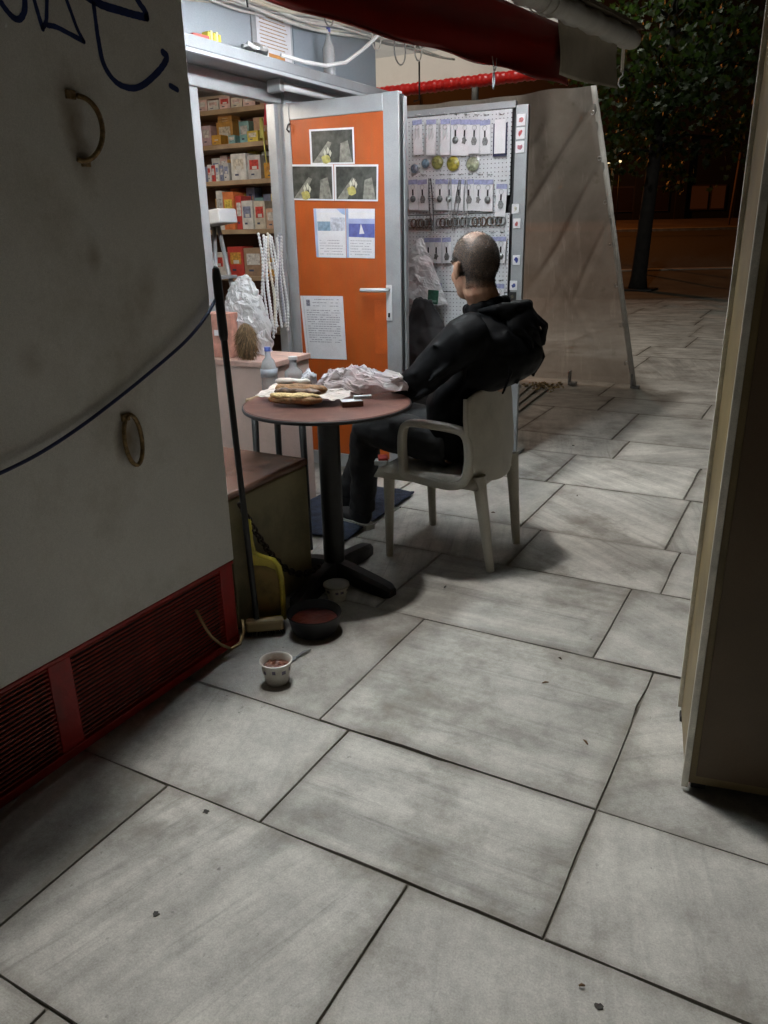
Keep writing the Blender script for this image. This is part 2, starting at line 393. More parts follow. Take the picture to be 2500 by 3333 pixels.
for (a, b_) in ((1.319, 1.999), (.531, 1.237)):
    for i in range(20):
        o = slo if first else slo.copy()
        if not first: C.objects.link(o)
        first = False
        o.parent = ks; o.matrix_parent_inverse = Matrix.Translation(-ks.location)
        o.location = (WX-.006, (a+b_)/2, .044+i*.0147 + rs.uniform(-.0006, .0006)); o.scale = (1, (b_-a)/L*.999, 1); o.rotation_euler = (rs.uniform(-.001, .001), rs.uniform(-.06, .06), 0)
# graffiti strokes: paint lying on the wall
def stroke(pts, w0=.007, w1=None):
    # flat ribbon along (y,z) points, round caps, on the wall face
    P = []
    n = len(pts)
    for i in range(n-1):          # catmull-rom
        p0 = Vector(pts[max(i-1, 0)]); p1 = Vector(pts[i]); p2 = Vector(pts[i+1]); p3 = Vector(pts[min(i+2, n-1)])
        for k in range(6):
            t = k/6; P.append(.5*((2*p1)+(p2-p0)*t+(2*p0-5*p1+4*p2-p3)*t*t+(3*p1-p0-3*p2+p3)*t**3))
    P.append(Vector(pts[-1]))
    s = MB(); N = len(P); ra = random.Random(int(pts[0][0]*1e4))
    for i, p in enumerate(P):
        w_ = w0 + (0 if w1 is None else (w1-w0)*i/(N-1)); w_ *= ra.uniform(.92, 1.08)
        q = [s.bm.verts.new((WX+.0012, p.x+math.cos(k*math.pi/5)*w_*1.15, p.y+math.sin(k*math.pi/5)*w_)) for k in range(10)]
        s.bm.faces.new(q)
    hulls = MB(); s.bm.free()
    tang = []
    for i in range(N):
        t = (P[min(i+1, N-1)]-P[max(i-1, 0)]); tang.append(t.normalized())
    a = []; b = []
    for i, p in enumerate(P):
        w_ = (w0 + (0 if w1 is None else (w1-w0)*i/(N-1)))*ra.uniform(.93, 1.07)
        nrm = Vector((-tang[i].y, tang[i].x))
        a.append(hulls.bm.verts.new((WX+.0011, *(p+nrm*w_)))); b.append(hulls.bm.verts.new((WX+.0011, *(p-nrm*w_))))
    for i in range(N-1): hulls.bm.faces.new((a[i], a[i+1], b[i+1], b[i]))
    for (p, t, dx) in ((P[0], -tang[0], .0), (P[-1], tang[-1], 0)):
        w_ = w0 if p is P[0] else (w1 or w0)
        nrm = Vector((-t.y, t.x)); q = []
        for k in range(7):
            an = -math.pi/2 + math.pi*k/6; q.append(hulls.bm.verts.new((WX+.0011, *(p + t*w_*math.cos(an) + nrm*w_*math.sin(an)))))
        hulls.bm.faces.new(q)
    return hulls.build('graffiti_stroke', M_ink, ks)
stroke([(1.43, 2.06), (1.445, 2.032), (1.461, 2.014), (1.479, 2.003), (1.496, 2.007), (1.512, 2.03), (1.518, 2.07)], .0075)
stroke([(1.540, 2.075), (1.549, 2.03), (1.557, 1.995)], .006)
stroke([(1.557, 1.997), (1.571, 2.015), (1.580, 2.05), (1.588, 2.085)], .0055)
stroke([(1.574, 2.006), (1.60, 2.007), (1.64, 1.999), (1.684, 1.989)], .0065)
stroke([(1.684, 1.990), (1.668, 2.015), (1.655, 2.05), (1.64, 2.09)], .0055)
stroke([(1.70, 2.10), (1.76, 2.088), (1.823, 2.087), (1.88, 2.087), (1.928, 2.089)], .0105)
stroke([(1.928, 2.089), (1.926, 2.103), (1.908, 2.118), (1.875, 2.15)], .0095)
stroke([(1.735, 2.086), (1.735, 2.04), (1.736, 2.004), (1.744, 1.945), (1.780, 1.907), (1.834, 1.898), (1.885, 1.913), (1.948, 1.953), (1.983, 1.983), (1.995, 2.002), (1.981, 2.010)], .0065, .0105)
stroke([(1.998, 1.925), (2.026, 1.918)], .008)
# iron rings
def ring_on_wall(name, cy, cz, ry, rz, tilt, proud, half=False):
    pts = []
    for k in range(25 if half else 28):
        a = (-math.pi*.55 + math.pi*1.1*k/24) if half else 2*math.pi*k/28
        yy = math.cos(a)*ry; zz = math.sin(a)*rz
        yy, zz = yy*math.cos(tilt)-zz*math.sin(tilt), yy*math.sin(tilt)+zz*math.cos(tilt)
        pts.append((WX+.008+(proud*max(0, math.cos(a)) if half else proud*(.5-.5*math.sin(a))), cy+yy, cz+zz))
    o = MB().tube(pts, .007, 8, closed=not half).build('iron_ring', M_rust, ks, True)
    return o
ring_on_wall('r', 1.625, 1.775, .045, .080, R_(-10), .035, True)
ring_on_wall('r', 1.660, .912, .034, .078, R_(-2), .012)
MB().box((WX+.005, 1.612, 1.855), (.01, .03, .022), None, .002).build('ring_plate', M_rust, ks)
MB().box((WX+.005, 1.632, 1.693), (.01, .028, .022), None, .002).build('ring_plate', M_rust, ks)
MB().box((WX+.006, 1.648, .985), (.012, .028, .022), None, .002).build('ring_plate', M_rust, ks)

# ------------------------------------------------------------------ the shop kiosk behind: door wall, interior, overhead cabinet
sh = empty('shop_kiosk', (-2.98, 3.8, 0), 'grey framed shop kiosk with open doorway and overhead display cabinet', 'kiosk')
SX = -2.98
M_inwall = mat('interior_wall', (.55, .44, .33), .7, var=.2)
f = MB()
f.b2(SX-.06, SX, 3.385, 3.475, .06, 2.215, .006)                 # left jamb
f.build('jamb', M_alu, sh)
MB().b2(SX-.06, SX, 4.125, 4.165, .06, 2.215, .004).build('jamb', M_alu, sh)
MB().b2(SX-.062, SX+.002, 3.385, 4.20, 2.218, 2.315, .006).build('header', M_alu, sh)
MB().b2(SX-.10, SX+.06, 3.36, 4.22, .0, .058, .008).build('threshold', M_blackmetal, sh)
MB().b2(SX-.08, SX-.005, 2.16, 3.38, .0, 2.32).build('front_panel', M_panel, sh)
MB().b2(SX-.08, SX-.005, 4.24, 5.32, .0, 2.32).build('front_panel', M_panel, sh)
MB().b2(-4.75, -4.70, 2.10, 4.95, 0, 2.5).build('back_wall', M_inwall, sh)
MB().b2(-4.70, SX-.081, 4.90, 4.95, 0, 2.5).build('end_wall', M_inwall, sh)
MB().b2(-4.70, SX-.081, 2.10, 2.15, 0, 2.5).build('end_wall', M_inwall, sh)
MB().b2(-4.70, SX-.081, 2.151, 4.899, .01, .05).build('floor_board', mat('kiosk_floor', (.12, .10, .08), .7), sh)
MB().b2(-4.70, SX-.064, 2.151, 4.899, 2.44, 2.48).build('ceiling_board', M_white, sh)
# overhead cabinet with ledge
cb = MB().b2(-3.35, -2.90, 2.2, 5.20, 2.375, 2.735, .004); cb.build('overhead_cabinet', M_panel, sh)
MB().b2(-2.899, -2.895, 2.21, 3.84, 2.38, 2.73).build('cabinet_panel', mat('pale_panel', (.30, .34, .38), .4, var=.08, scale=3, dirt=GRIME, dirt_amt=.15), sh)
MB().b2(-2.899, -2.893, 4.235, 5.195, 2.38, 2.715).build('cabinet_panel', mat('blue_grey_panel', (.27, .32, .37), .35, var=.10, scale=3, dirt=GRIME, dirt_amt=.2), sh)
MB().b2(-2.90, -2.887, 3.842, 3.875, 2.378, 2.73, .002).build('cabinet_mullion', M_alu, sh)
MB().b2(-3.0, -2.735, 2.2, 5.22, 2.318, 2.3745, .006).build('ledge', mat('ledge_grey', (.26, .28, .30), .5, var=.15, scale=5, dirt=GRIME, dirt_amt=.4), sh)
MB().b2(-2.76, -2.734, 2.2, 5.22, 2.30, 2.3178, .003).build('ledge_lip', M_panel, sh)
MB().tube([(-2.86, 4.05, 2.285), (-2.86, 4.75, 2.285)], .022, 12).build('shutter_tube', M_white, sh, True)
MB().b2(-2.93, -2.84, 4.0, 4.04, 2.25, 2.314, .004).build('tube_bracket', M_alu, sh)
# ------------------------------------------------------------------ awning: canopy, red valance, rolled sheet
aw = empty('awning', (-2.2, 4.2, 2.6), 'red valanced awning with rolled white sheet along its front edge', 'awning')
def AX(y): return -1.467 + .0905*(y-6.2)
def AZ(y): return 2.70 + .032*(y-6.2)
def translucent(m, col, f_):
    n = m.node_tree.nodes; l = m.node_tree.links; b = n['Principled BSDF']; o_ = n['Material Output']
    t = n.new('ShaderNodeBsdfTranslucent'); t.inputs[0].default_value = (*col, 1); mx = n.new('ShaderNodeMixShader'); mx.inputs[0].default_value = f_
    l.new(b.outputs[0], mx.inputs[1]); l.new(t.outputs[0], mx.inputs[2]); l.new(mx.outputs[0], o_.inputs[0]); return m
M_canopy = mat('canopy_cloth', (.52, .52, .50), .8, var=.2, scale=2, dirt=GRIME, dirt_amt=.6, dirt_scale=3)
translucent(M_canopy, (.85, .82, .76), .6)
M_redcloth = mat('red_tarpaulin', srgb('#85160f'), .42, var=.22, scale=3, dirt=(.06, .015, .012), dirt_amt=.5, dirt_scale=3, bump=.15, bscale=9)
def canopy(u, v):
    yy = 2.1 + 5.25*v; xo = AX(yy)-.02 - (0 if yy < 6.1 else (yy-6.1)*.55); xi = -4.6
    x = xi + (xo-xi)*u
    zi = 2.80 + max(0, yy-4.3)*.085
    return (x, yy, zi + (AZ(yy)-.02-zi)*u**9 + .015*math.sin(yy*4)*math.sin(u*3.1))
MB().grid(canopy, 10, 40).build('canopy', M_canopy, aw, True)
MB().grid(lambda u, v: (-4.6+2.2*u, 7.75+.012*math.sin(u*22)*v, 3.20-.34*v), 24, 6).build('end_drop', M_canopy, aw, True)
def valance(u, v):
    yy = 2.15 + 3.05*u; zt = AZ(yy)-.05; zb = 2.25 + max(0, yy-3)*.028 + .006*math.sin(yy*9)
    fold = .014*math.sin(yy*5.2+v*2)*v + .01*math.sin(v*9+yy*2.2)
    return (AX(yy) - .01 + fold - .03*(1-v)*0, yy, zt + (zb-zt)*v)
o = MB().grid(valance, 70, 14).build('valance', M_redcloth, aw, True)
o.modifiers.new('t', 'SOLIDIFY').thickness = .003
MB().tube([(AX(2.15+3.05*k/40)-.008, 2.15+3.05*k/40, 2.252+max(0, 3.05*k/40-.85)*.028 + .006*math.sin((2.15+3.05*k/40)*9)) for k in range(41)], .006, 6).build('valance_hem', M_redcloth, aw, True)
M_sheet = mat('grey_sheet', (.50, .45, .36), .5, var=.2, scale=4, dirt=GRIME, dirt_amt=.6, dirt_scale=4, bump=.2, bscale=14)
def flap(u, v):
    yy = 4.95 + 1.03*u; zt = AZ(yy)-.03; zb = 2.335 + .045*u
    return (AX(yy) + .012 + .022*math.sin(u*5+v*3)*v + .02*v*(1-u), yy, zt + (zb-zt)*v)
o = MB().grid(flap, 24, 14).build('end_flap', M_sheet, aw, True); o.modifiers.new('t', 'SOLIDIFY').thickness = .002
# rolled sheet along the bar with creases, ties and board on top
rl = MB(); pts = []; rad = []
for k in range(90):
    yy = 2.1 + 4.1*k/89; pts.append((AX(yy)+.045, yy, AZ(yy)+.0)); rad.append(.062 + .006*math.sin(k*.9) + .004*math.sin(k*2.3))
rl.tube(pts, rad, 18); rl.build('rolled_sheet', mat('rolled_white_sheet', (.62, .61, .57), .5, var=.2, scale=5, dirt=GRIME, dirt_amt=.5, dirt_scale=5, bump=.4, bscale=16), aw, True)
for yy in (4.62, 4.72, 3.2):
    MB().tube([(AX(yy)+.045+.069*math.cos(a*math.pi/10), yy+.008*math.sin(a), AZ(yy)+.069*math.sin(a*math.pi/10)) for a in range(20)], .004, 6, True).build('tie', M_canopy, aw, True)
tb = MB(); tb.prism([(AX(2.1)-.05, 2.1, AZ(2.1)+.065), (AX(2.1)+.11, 2.1, AZ(2.1)+.060), (AX(2.1)+.11, 2.1, AZ(2.1)+.082), (AX(2.1)-.05, 2.1, AZ(2.1)+.085)], Vector((.0905*4.12, 4.12, .032*4.12)))
tb.build('edge_board', mat('weathered_board', (.16, .13, .09), .8, var=.4, scale=8), aw)
ec = MB(); ec.b2(AX(6.2)-.004, AX(6.2)+.008, 6.09, 6.15, 2.50, 2.66, .003); ec.build('hook_strap', M_canopy, aw)
def hook(pts, r, name='hook', m=None, parent=aw): return MB().tube(pts, r, 8).build(name, m or M_steel, parent, True)
hx, hy, hz_ = AX(6.2)+.01, 6.12, 2.50
hook([(hx, hy, hz_+.01), (hx, hy, hz_-.02), (hx-.018, hy-.01, hz_-.035), (hx-.024, hy-.012, hz_-.07), (hx-.012, hy-.006, hz_-.092), (hx+.008, hy, hz_-.092), (hx+.016, hy, hz_-.078)], .0055, 'hook', M_white)
# snap hook and cord tie on the valance edge
sx, sy_, sz = AX(4.17)+.012, 4.17, 2.283
for (dy, dz) in ((-.03, .03), (.03, .03)):
    MB().tube([(sx, sy_, sz-.035), (sx+.004, sy_+dy*.6, sz-.01), (sx, sy_+dy, sz+dz)], .0035, 6).build('cord_tie', M_white, aw, True)
hk = [(sx, sy_+.012*math.cos(a*math.pi/8), sz-.075+.036*math.sin(a*math.pi/8)) for a in range(16)]
MB().tube(hk, .0038, 8, True).build('snap_hook', M_steel, aw, True)
# hanging rod
rod = MB().tube([(-3.19, 6.46, 2.80), (-3.19, 6.46, 2.52), (-3.24, 6.46, 2.512)], .0075, 8).build('hanging_rod', M_blackmetal, None, True)
tag(rod, 'thin black hanging rod in front of the red roller tube', 'rod')
# ------------------------------------------------------------------ grey sheet hung across the back, red roller tube above it
def tarp_mat():
    m = bpy.data.materials.new('translucent_sheet'); m.use_nodes = True
    n = m.node_tree.nodes; l = m.node_tree.links; b = n['Principled BSDF']
    tc = n.new('ShaderNodeTexCoord'); nz = n.new('ShaderNodeTexNoise'); nz.inputs['Scale'].default_value = 2.2; nz.inputs['Detail'].default_value = 8; nz.inputs['Roughness'].default_value = .65
    l.new(tc.outputs['Object'], nz.inputs['Vector'])
    cr = n.new('ShaderNodeValToRGB'); cr.color_ramp.elements[0].position = .35; cr.color_ramp.elements[0].color = (.34, .34, .325, 1); cr.color_ramp.elements[1].position = .65; cr.color_ramp.elements[1].color = (.50, .50, .485, 1)
    l.new(nz.outputs['Fac'], cr.inputs[0])
    # crease highlights and scuffs painted as pale slanting streaks, brown stains along the right edge
    mp = n.new('ShaderNodeMapping'); mp.inputs['Rotation'].default_value = (0, R_(32), 0); mp.inputs['Scale'].default_value = (9, 1, 1.1); l.new(tc.outputs['Object'], mp.inputs[0])
    wz = n.new('ShaderNodeTexNoise'); wz.inputs['Scale'].default_value = 1.6; wz.inputs['Detail'].default_value = 9; wz.inputs['Roughness'].default_value = .7; l.new(mp.outputs[0], wz.inputs['Vector'])
    wr = n.new('ShaderNodeMapRange'); wr.inputs[1].default_value = .56; wr.inputs[2].default_value = .72; wr.inputs[3].default_value = 0; wr.inputs[4].default_value = .55; l.new(wz.outputs['Fac'], wr.inputs[0])
    wm = n.new('ShaderNodeMix'); wm.data_type = 'RGBA'; wm.inputs['B'].default_value = (.74, .74, .73, 1); l.new(wr.outputs[0], wm.inputs['Factor']); l.new(cr.outputs[0], wm.inputs['A'])
    sx_ = n.new('ShaderNodeTexNoise'); sx_.inputs['Scale'].default_value = 4.5; sx_.inputs['Detail'].default_value = 6; l.new(tc.outputs['Object'], sx_.inputs['Vector'])
    sr = n.new('ShaderNodeMapRange'); sr.inputs[1].default_value = .64; sr.inputs[2].default_value = .74; sr.inputs[3].default_value = 0; sr.inputs[4].default_value = .55; l.new(sx_.outputs['Fac'], sr.inputs[0])
    sm = n.new('ShaderNodeMix'); sm.data_type = 'RGBA'; sm.inputs['B'].default_value = (.10, .085, .045, 1); l.new(sr.outputs[0], sm.inputs['Factor']); l.new(wm.outputs['Result'], sm.inputs['A'])
    l.new(sm.outputs['Result'], b.inputs['Base Color'])
    b.inputs['Roughness'].default_value = .32
    bz = n.new('ShaderNodeTexNoise'); bz.inputs['Scale'].default_value = 5; bz.inputs['Detail'].default_value = 6; l.new(tc.outputs['Object'], bz.inputs['Vector'])
    bp = n.new('ShaderNodeBump'); bp.inputs['Strength'].default_value = .35; bp.inputs['Distance'].default_value = .03; l.new(wz.outputs['Fac'], bp.inputs['Height']); l.new(bp.outputs[0], b.inputs['Normal'])
    tr_ = n.new('ShaderNodeBsdfTransparent'); ms = n.new('ShaderNodeMixShader'); ms.inputs[0].default_value = .34
    tl = n.new('ShaderNodeBsdfTranslucent'); l.new(sm.outputs['Result'], tl.inputs[0]); m0 = n.new('ShaderNodeMixShader'); m0.inputs[0].default_value = .74
    l.new(b.outputs[0], m0.inputs[1]); l.new(tl.outputs[0], m0.inputs[2])
    o_ = n['Material Output']; l.new(m0.outputs[0], ms.inputs[1]); l.new(tr_.outputs[0], ms.inputs[2]); l.new(ms.outputs[0], o_.inputs[0])
    return m
M_tarp = tarp_mat()
tp = empty('hanging_sheet', (-2.4, 7.85, 0), 'large grey translucent plastic sheet hung behind the keyring board', 'plastic sheet')
def tarp_pt(u, v, off=0):
    # u left to right, v bottom to top
    xr = -1.515 + (-2.02+1.515)*v; xl = -4.4
    x = xl + (xr-xl)*u; yy = 7.87 - .27*v - off
    d = .035*math.sin(x*3.1+v*2.0)*(.3+v) + .022*math.sin(x*7+v*6) + .05*math.exp(-((x+2.35+.55*(1-v))**2)/.01)*v*v
    if v > .7: d += .03*math.sin(x*14+v*5)*(v-.7)/.3
    am0 = .6
    for (cx_, cz_, sl_, am_, wd_) in ((-2.25, .82, 1.4, .07, .022), (-2.45, .70, 1.1, .06, .02), (-2.15, .62, 1.7, .05, .02), (-2.7, .80, .8, .05, .02), (-2.0, .45, 2.2, .045, .02), (-2.35, .48, 1.3, .05, .02), (-2.1, .25, -1.6, .035, .02), (-2.5, .22, 1.9, .035, .02)):
        q_ = (x-cx_)*sl_ - (v-cz_)*2.6; d += am0*am_*math.exp(-(q_/(wd_*3))**2)*math.exp(-((v-cz_)/.16)**2)
    return (x, yy - d, .035 + (2.655-.035)*v)
MB().grid(tarp_pt, 130, 90).build('sheet', M_tarp, tp, True)
hem = [tarp_pt(1, k/30) for k in range(31)]
he = MB()
he.grid(lambda u, v: tuple(Vector(tarp_pt(1, v))+Vector((-.05*(1-u)+.006, -.006, 0))), 2, 40)
o = he.build('hem', mat('white_hem', (.66, .66, .63), .5, var=.15, dirt=GRIME, dirt_amt=.5), tp, True); o.modifiers.new('t', 'SOLIDIFY').thickness = .004
for k in range(7):
    c_ = Vector(tarp_pt(.985, .08+.14*k))+Vector((-.02, -.012, 0))
    MB().tube([c_+Vector((.016*math.cos(a*math.pi/6), 0, .016*math.sin(a*math.pi/6))) for a in range(12)], .004, 6, True).build('eyelet', M_steel, tp, True)
for (x, yv) in ((-2.14, 7.80), (-1.535, 7.86)):
    MB().b2(x-.03, x+.05, yv-.05, yv+.02, .002, .03, .003).b2(x-.03, x-.012, yv-.05, yv+.02, .03, .14, .003).build('foot_bracket', M_alu, tp)
rt = MB(); pts = []; rad = []
for k in range(120):
    t = k/119; x = -4.3 + 1.86*t; pts.append((x, 7.62, 2.80 + .012*t)); rad.append(.052 + .004*math.sin(k*1.7) + .003*math.sin(k*.6))
rt.tube(pts, rad, 16); o = rt.build('roller_tube', mat('red_sleeve', srgb('#c1211c'), .32, var=.2, scale=8, bump=.3, bscale=30), None, True)
tag(o, 'bright red sleeved roller tube above the grey plastic sheet', 'roller tube')

# ------------------------------------------------------------------ right hand cabinet
rc = empty('steel_cabinet', (-.153, 1.973, 0), 'tall dark cabinet with bright metal edge trims at the right', 'cabinet')
a1 = Vector((-.071, .379, 0)).normalized(); a2 = Vector((a1.y, -a1.x, 0))
P0 = Vector((-.153, 1.973, 0))
rotz = Matrix((( a2.x, a1.x, 0), (a2.y, a1.y, 0), (0, 0, 1)))
def cabbox(u0, u1, v0, v1, z0, z1, bev=0):
    s = MB(); c = P0 + a2*((u0+u1)/2) + a1*((v0+v1)/2) + Vector((0, 0, (z0+z1)/2))
    s.box(c, (u1-u0, v1-v0, z1-z0), rotz, bev); return s
M_olive = mat('dark_olive_paint', (.24, .175, .075), .45, var=.3, scale=5, dirt=(.02, .008, .005), dirt_amt=.7, dirt_scale=2)
M_brownpaint = mat('dark_brown_paint', (.13, .085, .042), .45, var=.3, scale=3, dirt=(.07, .018, .010), dirt_amt=.6, dirt_scale=1.5)
cabbox(.004, 1.3, .004, .376, .02, 2.9, .003).build('body', M_olive, rc)
cabbox(.03, 1.28, -.0015, .003, .05, 2.86).build('front_panel', M_brownpaint, rc)
M_trim = mat('bright_trim', (.80, .77, .68), .4, metal=.2, var=.25, scale=14, dirt=GRIME, dirt_amt=.4, dirt_scale=12)
cabbox(-.006, .012, -.006, .006, .01, 2.9, .002).build('edge_trim', M_trim, rc)
cabbox(-.008, .010, .368, .384, .03, 2.9, .002).build('edge_trim', M_trim, rc)
cabbox(.0, .03, .33, .37, 0, .02, .003).build('foot', M_blackmetal, rc)
cabbox(.02, .06, .01, .05, 0, .019, .003).build('foot', M_blackmetal, rc)

# ------------------------------------------------------------------ lamp fixtures, some added to lift the light
lp = empty('mast_lamp', (-2.95, 2.9, 0), 'tall mast lamp standing above the kiosk roof', 'street lamp')
MB().tube([(-3.06, 2.12, 2.5), (-3.06, 2.12, 8.7), (-2.6, 2.6, 9.0), (-2.2, 2.9, 9.0)], [.06, .045, .035, .03], 10).build('pole', M_alu, lp, True)
MB().box((-2.12, 2.95, 8.98), (.5, .2, .08), None, .02).build('lamp_head', M_alu, lp)
cl_ = empty('added_back_lamp', (2.9, -3.9, 0), 'added fill lamp on a post behind the viewer', 'street lamp')  # unseen post carrying the added fill light
MB().tube([(2.9, -3.9, 0), (2.9, -3.9, 4.5), (2.7, -3.7, 4.75)], [.06, .05, .04], 10).build('pole', M_alu, cl_, True)
MB().box((2.6, -3.6, 4.76), (.3, .3, .1), None, .02).build('lamp_head', M_alu, cl_)
tf = empty('tube_lamp', (-2.02, 3.4, 2.4), 'fluorescent tube lamp under the awning', 'lamp')
for yy in (2.5, 3.5): MB().tube([(-2.02, yy, 2.44), (-2.02, yy, 2.70)], .004, 6).build('hanger', M_steel, tf, True)
MB().b2(-2.06, -1.98, 2.22, 3.75, 2.393, 2.44, .006).build('housing', M_white, tf)
MB().tube([(-2.02, 2.25, 2.39), (-2.02, 3.72, 2.39)], .012, 10).build('tube', emis('tube_glow', (.88, .96, 1), 360), tf, True)
tf2 = empty('added_tube_lamp', (-1.78, 4.35, 2.47), 'added short tube lamp behind the red valance to brighten the keyring board', 'lamp')  # extra lamp added out of sight to brighten the keyring board
MB().b2(-1.81, -1.75, 4.0, 4.7, 2.463, 2.50, .006).build('housing', M_white, tf2)
MB().tube([(-1.78, 4.03, 2.45), (-1.78, 4.67, 2.45)], .012, 10).build('tube', emis('added_tube_glow', (.90, .96, 1), 135), tf2, True)
for yy in (4.1, 4.6): MB().tube([(-1.78, yy, 2.50), (-1.78, yy, 2.66)], .004, 6).build('hanger', M_steel, tf2, True)
bl = empty('ceiling_bulb', (-3.45, 3.45, 2.42), 'bare bulb on the kiosk ceiling', 'lamp')
MB().lathe([(0, 0), (.03, .0), (.03, .02), (0, .02)], (-3.45, 3.45, 2.419), 16).build('socket', M_white, bl, True)
MB().ell((-3.45, 3.45, 2.395), (.028, .028, .022), None, 14).build('bulb', emis('bulb_glow', (1, .9, .75), 8), bl, True)

# ================================================================== OBJECTS
ORD = ['first', 'second', 'third', 'fourth', 'fifth', 'sixth', 'seventh', 'eighth', 'ninth', 'tenth', 'eleventh', 'twelfth']
# ------------------------------------------------------------------ orange door, standing open at right angles
dr = empty('door', (SX+.01, 4.18, .04), 'orange panelled door in grey metal frame standing open', 'door')
DX0, DX1, DY0, DY1 = -2.975, -2.185, 4.172, 4.215
MB().b2(DX0+.06, DX1-.09, DY0+.008, DY1-.008, .13, 2.135).build('panel', M_orange, dr)
MB().b2(DX0, DX0+.065, DY0, DY1, .045, 2.215, .004).build('stile', M_alu, dr)
MB().b2(DX1-.10, DX1-.0, DY0, DY1, .045, 2.215, .004).build('stile', M_alu, dr)
MB().b2(DX0+.0655, DX1-.1005, DY0+.001, DY1-.001, 2.125, 2.213, .004).build('rail', M_alu, dr)
MB().b2(DX0+.0655, DX1-.1005, DY0+.001, DY1-.001, .046, .135, .004).build('rail', M_alu, dr)
MB().b2(DX1+.0005, DX1+.012, DY0+.012, DY1-.006, .06, 2.2).build('seal', M_black, dr)
MB().b2(DX1+.0125, DX1+.022, DY0+.02, DY1+.012, .06, 2.19, .002).build('door_edge', M_alu, dr)
hd = MB().b2(-2.283, -2.243, DY0-.008, DY0-.0005, 1.0, 1.205, .004).build('handle_plate', M_white, dr)
MB().tube([(-2.264, DY0-.005, 1.178), (-2.264, DY0-.05, 1.178), (-2.285, DY0-.055, 1.178), (-2.43, DY0-.05, 1.176)], [.012, .012, .013, .012], 10).build('handle', M_white, hd, True)
MB().tube([(-2.262, DY0-.009, 1.045), (-2.262, DY0-.012, 1.02)], .006, 8).build('keyhole', M_black, hd)
MB().tube([(-2.913, DY0+.006, 2.105), (-2.905, DY0-.02, 2.10), (-2.915, DY0-.024, 2.075), (-2.905, DY0-.012, 2.06)], .005, 6).build('coat_hook', M_blackmetal, dr, True)
MB().b2(-2.37, -2.285, DY0+.0055, DY0+.0078, .80, 1.115).build('orange_patch', mat('patch_orange', srgb('#b4531b'), .5, var=.25, scale=9), dr)  # rectangle of slightly lighter orange below the handle
# papers on the door -------------------------------------------------
M_dkphoto = mat('dark_photo', (.055, .058, .05), .35, var=.7, scale=26)
M_gyphoto = mat('grey_photo', (.22, .22, .19), .35, var=.5, scale=40)
M_yephoto = mat('yellow_photo', (.42, .38, .12), .35, var=.4, scale=50)
M_lavprint = mat('blue_print', (.12, .16, .36), .5, var=.2)
M_skyprint = mat('pale_blue_print', (.33, .42, .62), .5, var=.2)
M_seaprint = mat('sea_print', (.10, .12, .34), .4, var=.25, scale=40)
M_textprint = mat('grey_print', (.30, .30, .34), .7, var=.2)
def flat(pts, y, name, m, parent):
    # thin sheet: corner points in (x, z), face at depth y
    return MB().prism([(x, y, z) for x, z in pts], (0, .0006, 0)).build(name, m, parent)
def lerp2(q, u, v):
    a = Vector(q[0]).lerp(Vector(q[1]), u); b = Vector(q[3]).lerp(Vector(q[2]), u); return tuple(a.lerp(b, v))
PY = DY0+.006
def photo(q, label, ya, k):
    e = empty('photo_print', (q[0][0], PY, q[0][1]), label, 'photo', 'dark photos taped to the orange door')
    sheet = MB().prism([(x, PY-k*.0012, z) for x, z in q], (0, .0006, 0)).build('sheet', M_paper, e)
    yb = PY-k*.0012
    flat([lerp2(q, .045, .055), lerp2(q, .965, .055), lerp2(q, .965, .955), lerp2(q, .045, .955)], yb-.0004, 'picture', M_dkphoto, e)
    flat([lerp2(q, .06, .95), lerp2(q, .42, .35), lerp2(q, .50, .40), lerp2(q, .30, .95)], yb-.0008, 'picture_patch', M_gyphoto, e)
    flat([lerp2(q, .66, .95), lerp2(q, .70, .42), lerp2(q, .86, .35), lerp2(q, .95, .95)], yb-.0008, 'picture_patch', M_gyphoto, e)
    cx, cy = ya; yy = [lerp2(q, cx+.1*math.cos(a*math.pi/6)*(1+.2*math.sin(a*2)), cy+.13*math.sin(a*math.pi/6)) for a in range(12)]
    flat(yy, yb-.0012, 'picture_patch', M_yephoto, e)
    for i, (dx, dy) in enumerate(((-.02, -.2), (.05, -.26), (.10, -.18))):
        flat([lerp2(q, cx+dx, cy+dy-.09), lerp2(q, cx+dx+.035, cy+dy), lerp2(q, cx+dx, cy+dy+.12), lerp2(q, cx+dx-.03, cy+dy)], yb-.0014, 'picture_patch', mat('pale_photo', (.5, .5, .42), .4), e)
photo([(-2.778, 2.067), (-2.476, 2.058), (-2.476, 1.868), (-2.778, 1.881)], 'dark photo print highest on the orange door', (.36, .86), 1)
photo([(-2.922, 1.889), (-2.621, 1.873), (-2.623, 1.677), (-2.927, 1.692)], 'dark photo print left of the lower pair on the orange door', (.34, .86), 2)
photo([(-2.616, 1.872), (-2.322, 1.857), (-2.329, 1.664), (-2.620, 1.677)], 'dark photo print right of the lower pair on the orange door, beside the frame', (.40, .72), 2)
def textlines(q, y, parent, v0, v1, n, u0=.08, u1=.92, seed=1, h=.012):
    ra = random.Random(seed)
    s = MB()
    for i in range(n):
        v = v0+(v1-v0)*i/max(1, n-1); u = u0
        while u < u1:
            wd = ra.uniform(.02, .09)
            if u+wd > u1: break
            if ra.random() < .86:
                s.prism([(x, y, z) for x, z in (lerp2(q, u, v), lerp2(q, u+wd, v), lerp2(q, u+wd, v+h), lerp2(q, u, v+h))], (0, .0003, 0))
            u += wd+.015
    o = s.build('printed_lines', M_textprint, parent); o['kind'] = 'stuff'; return o
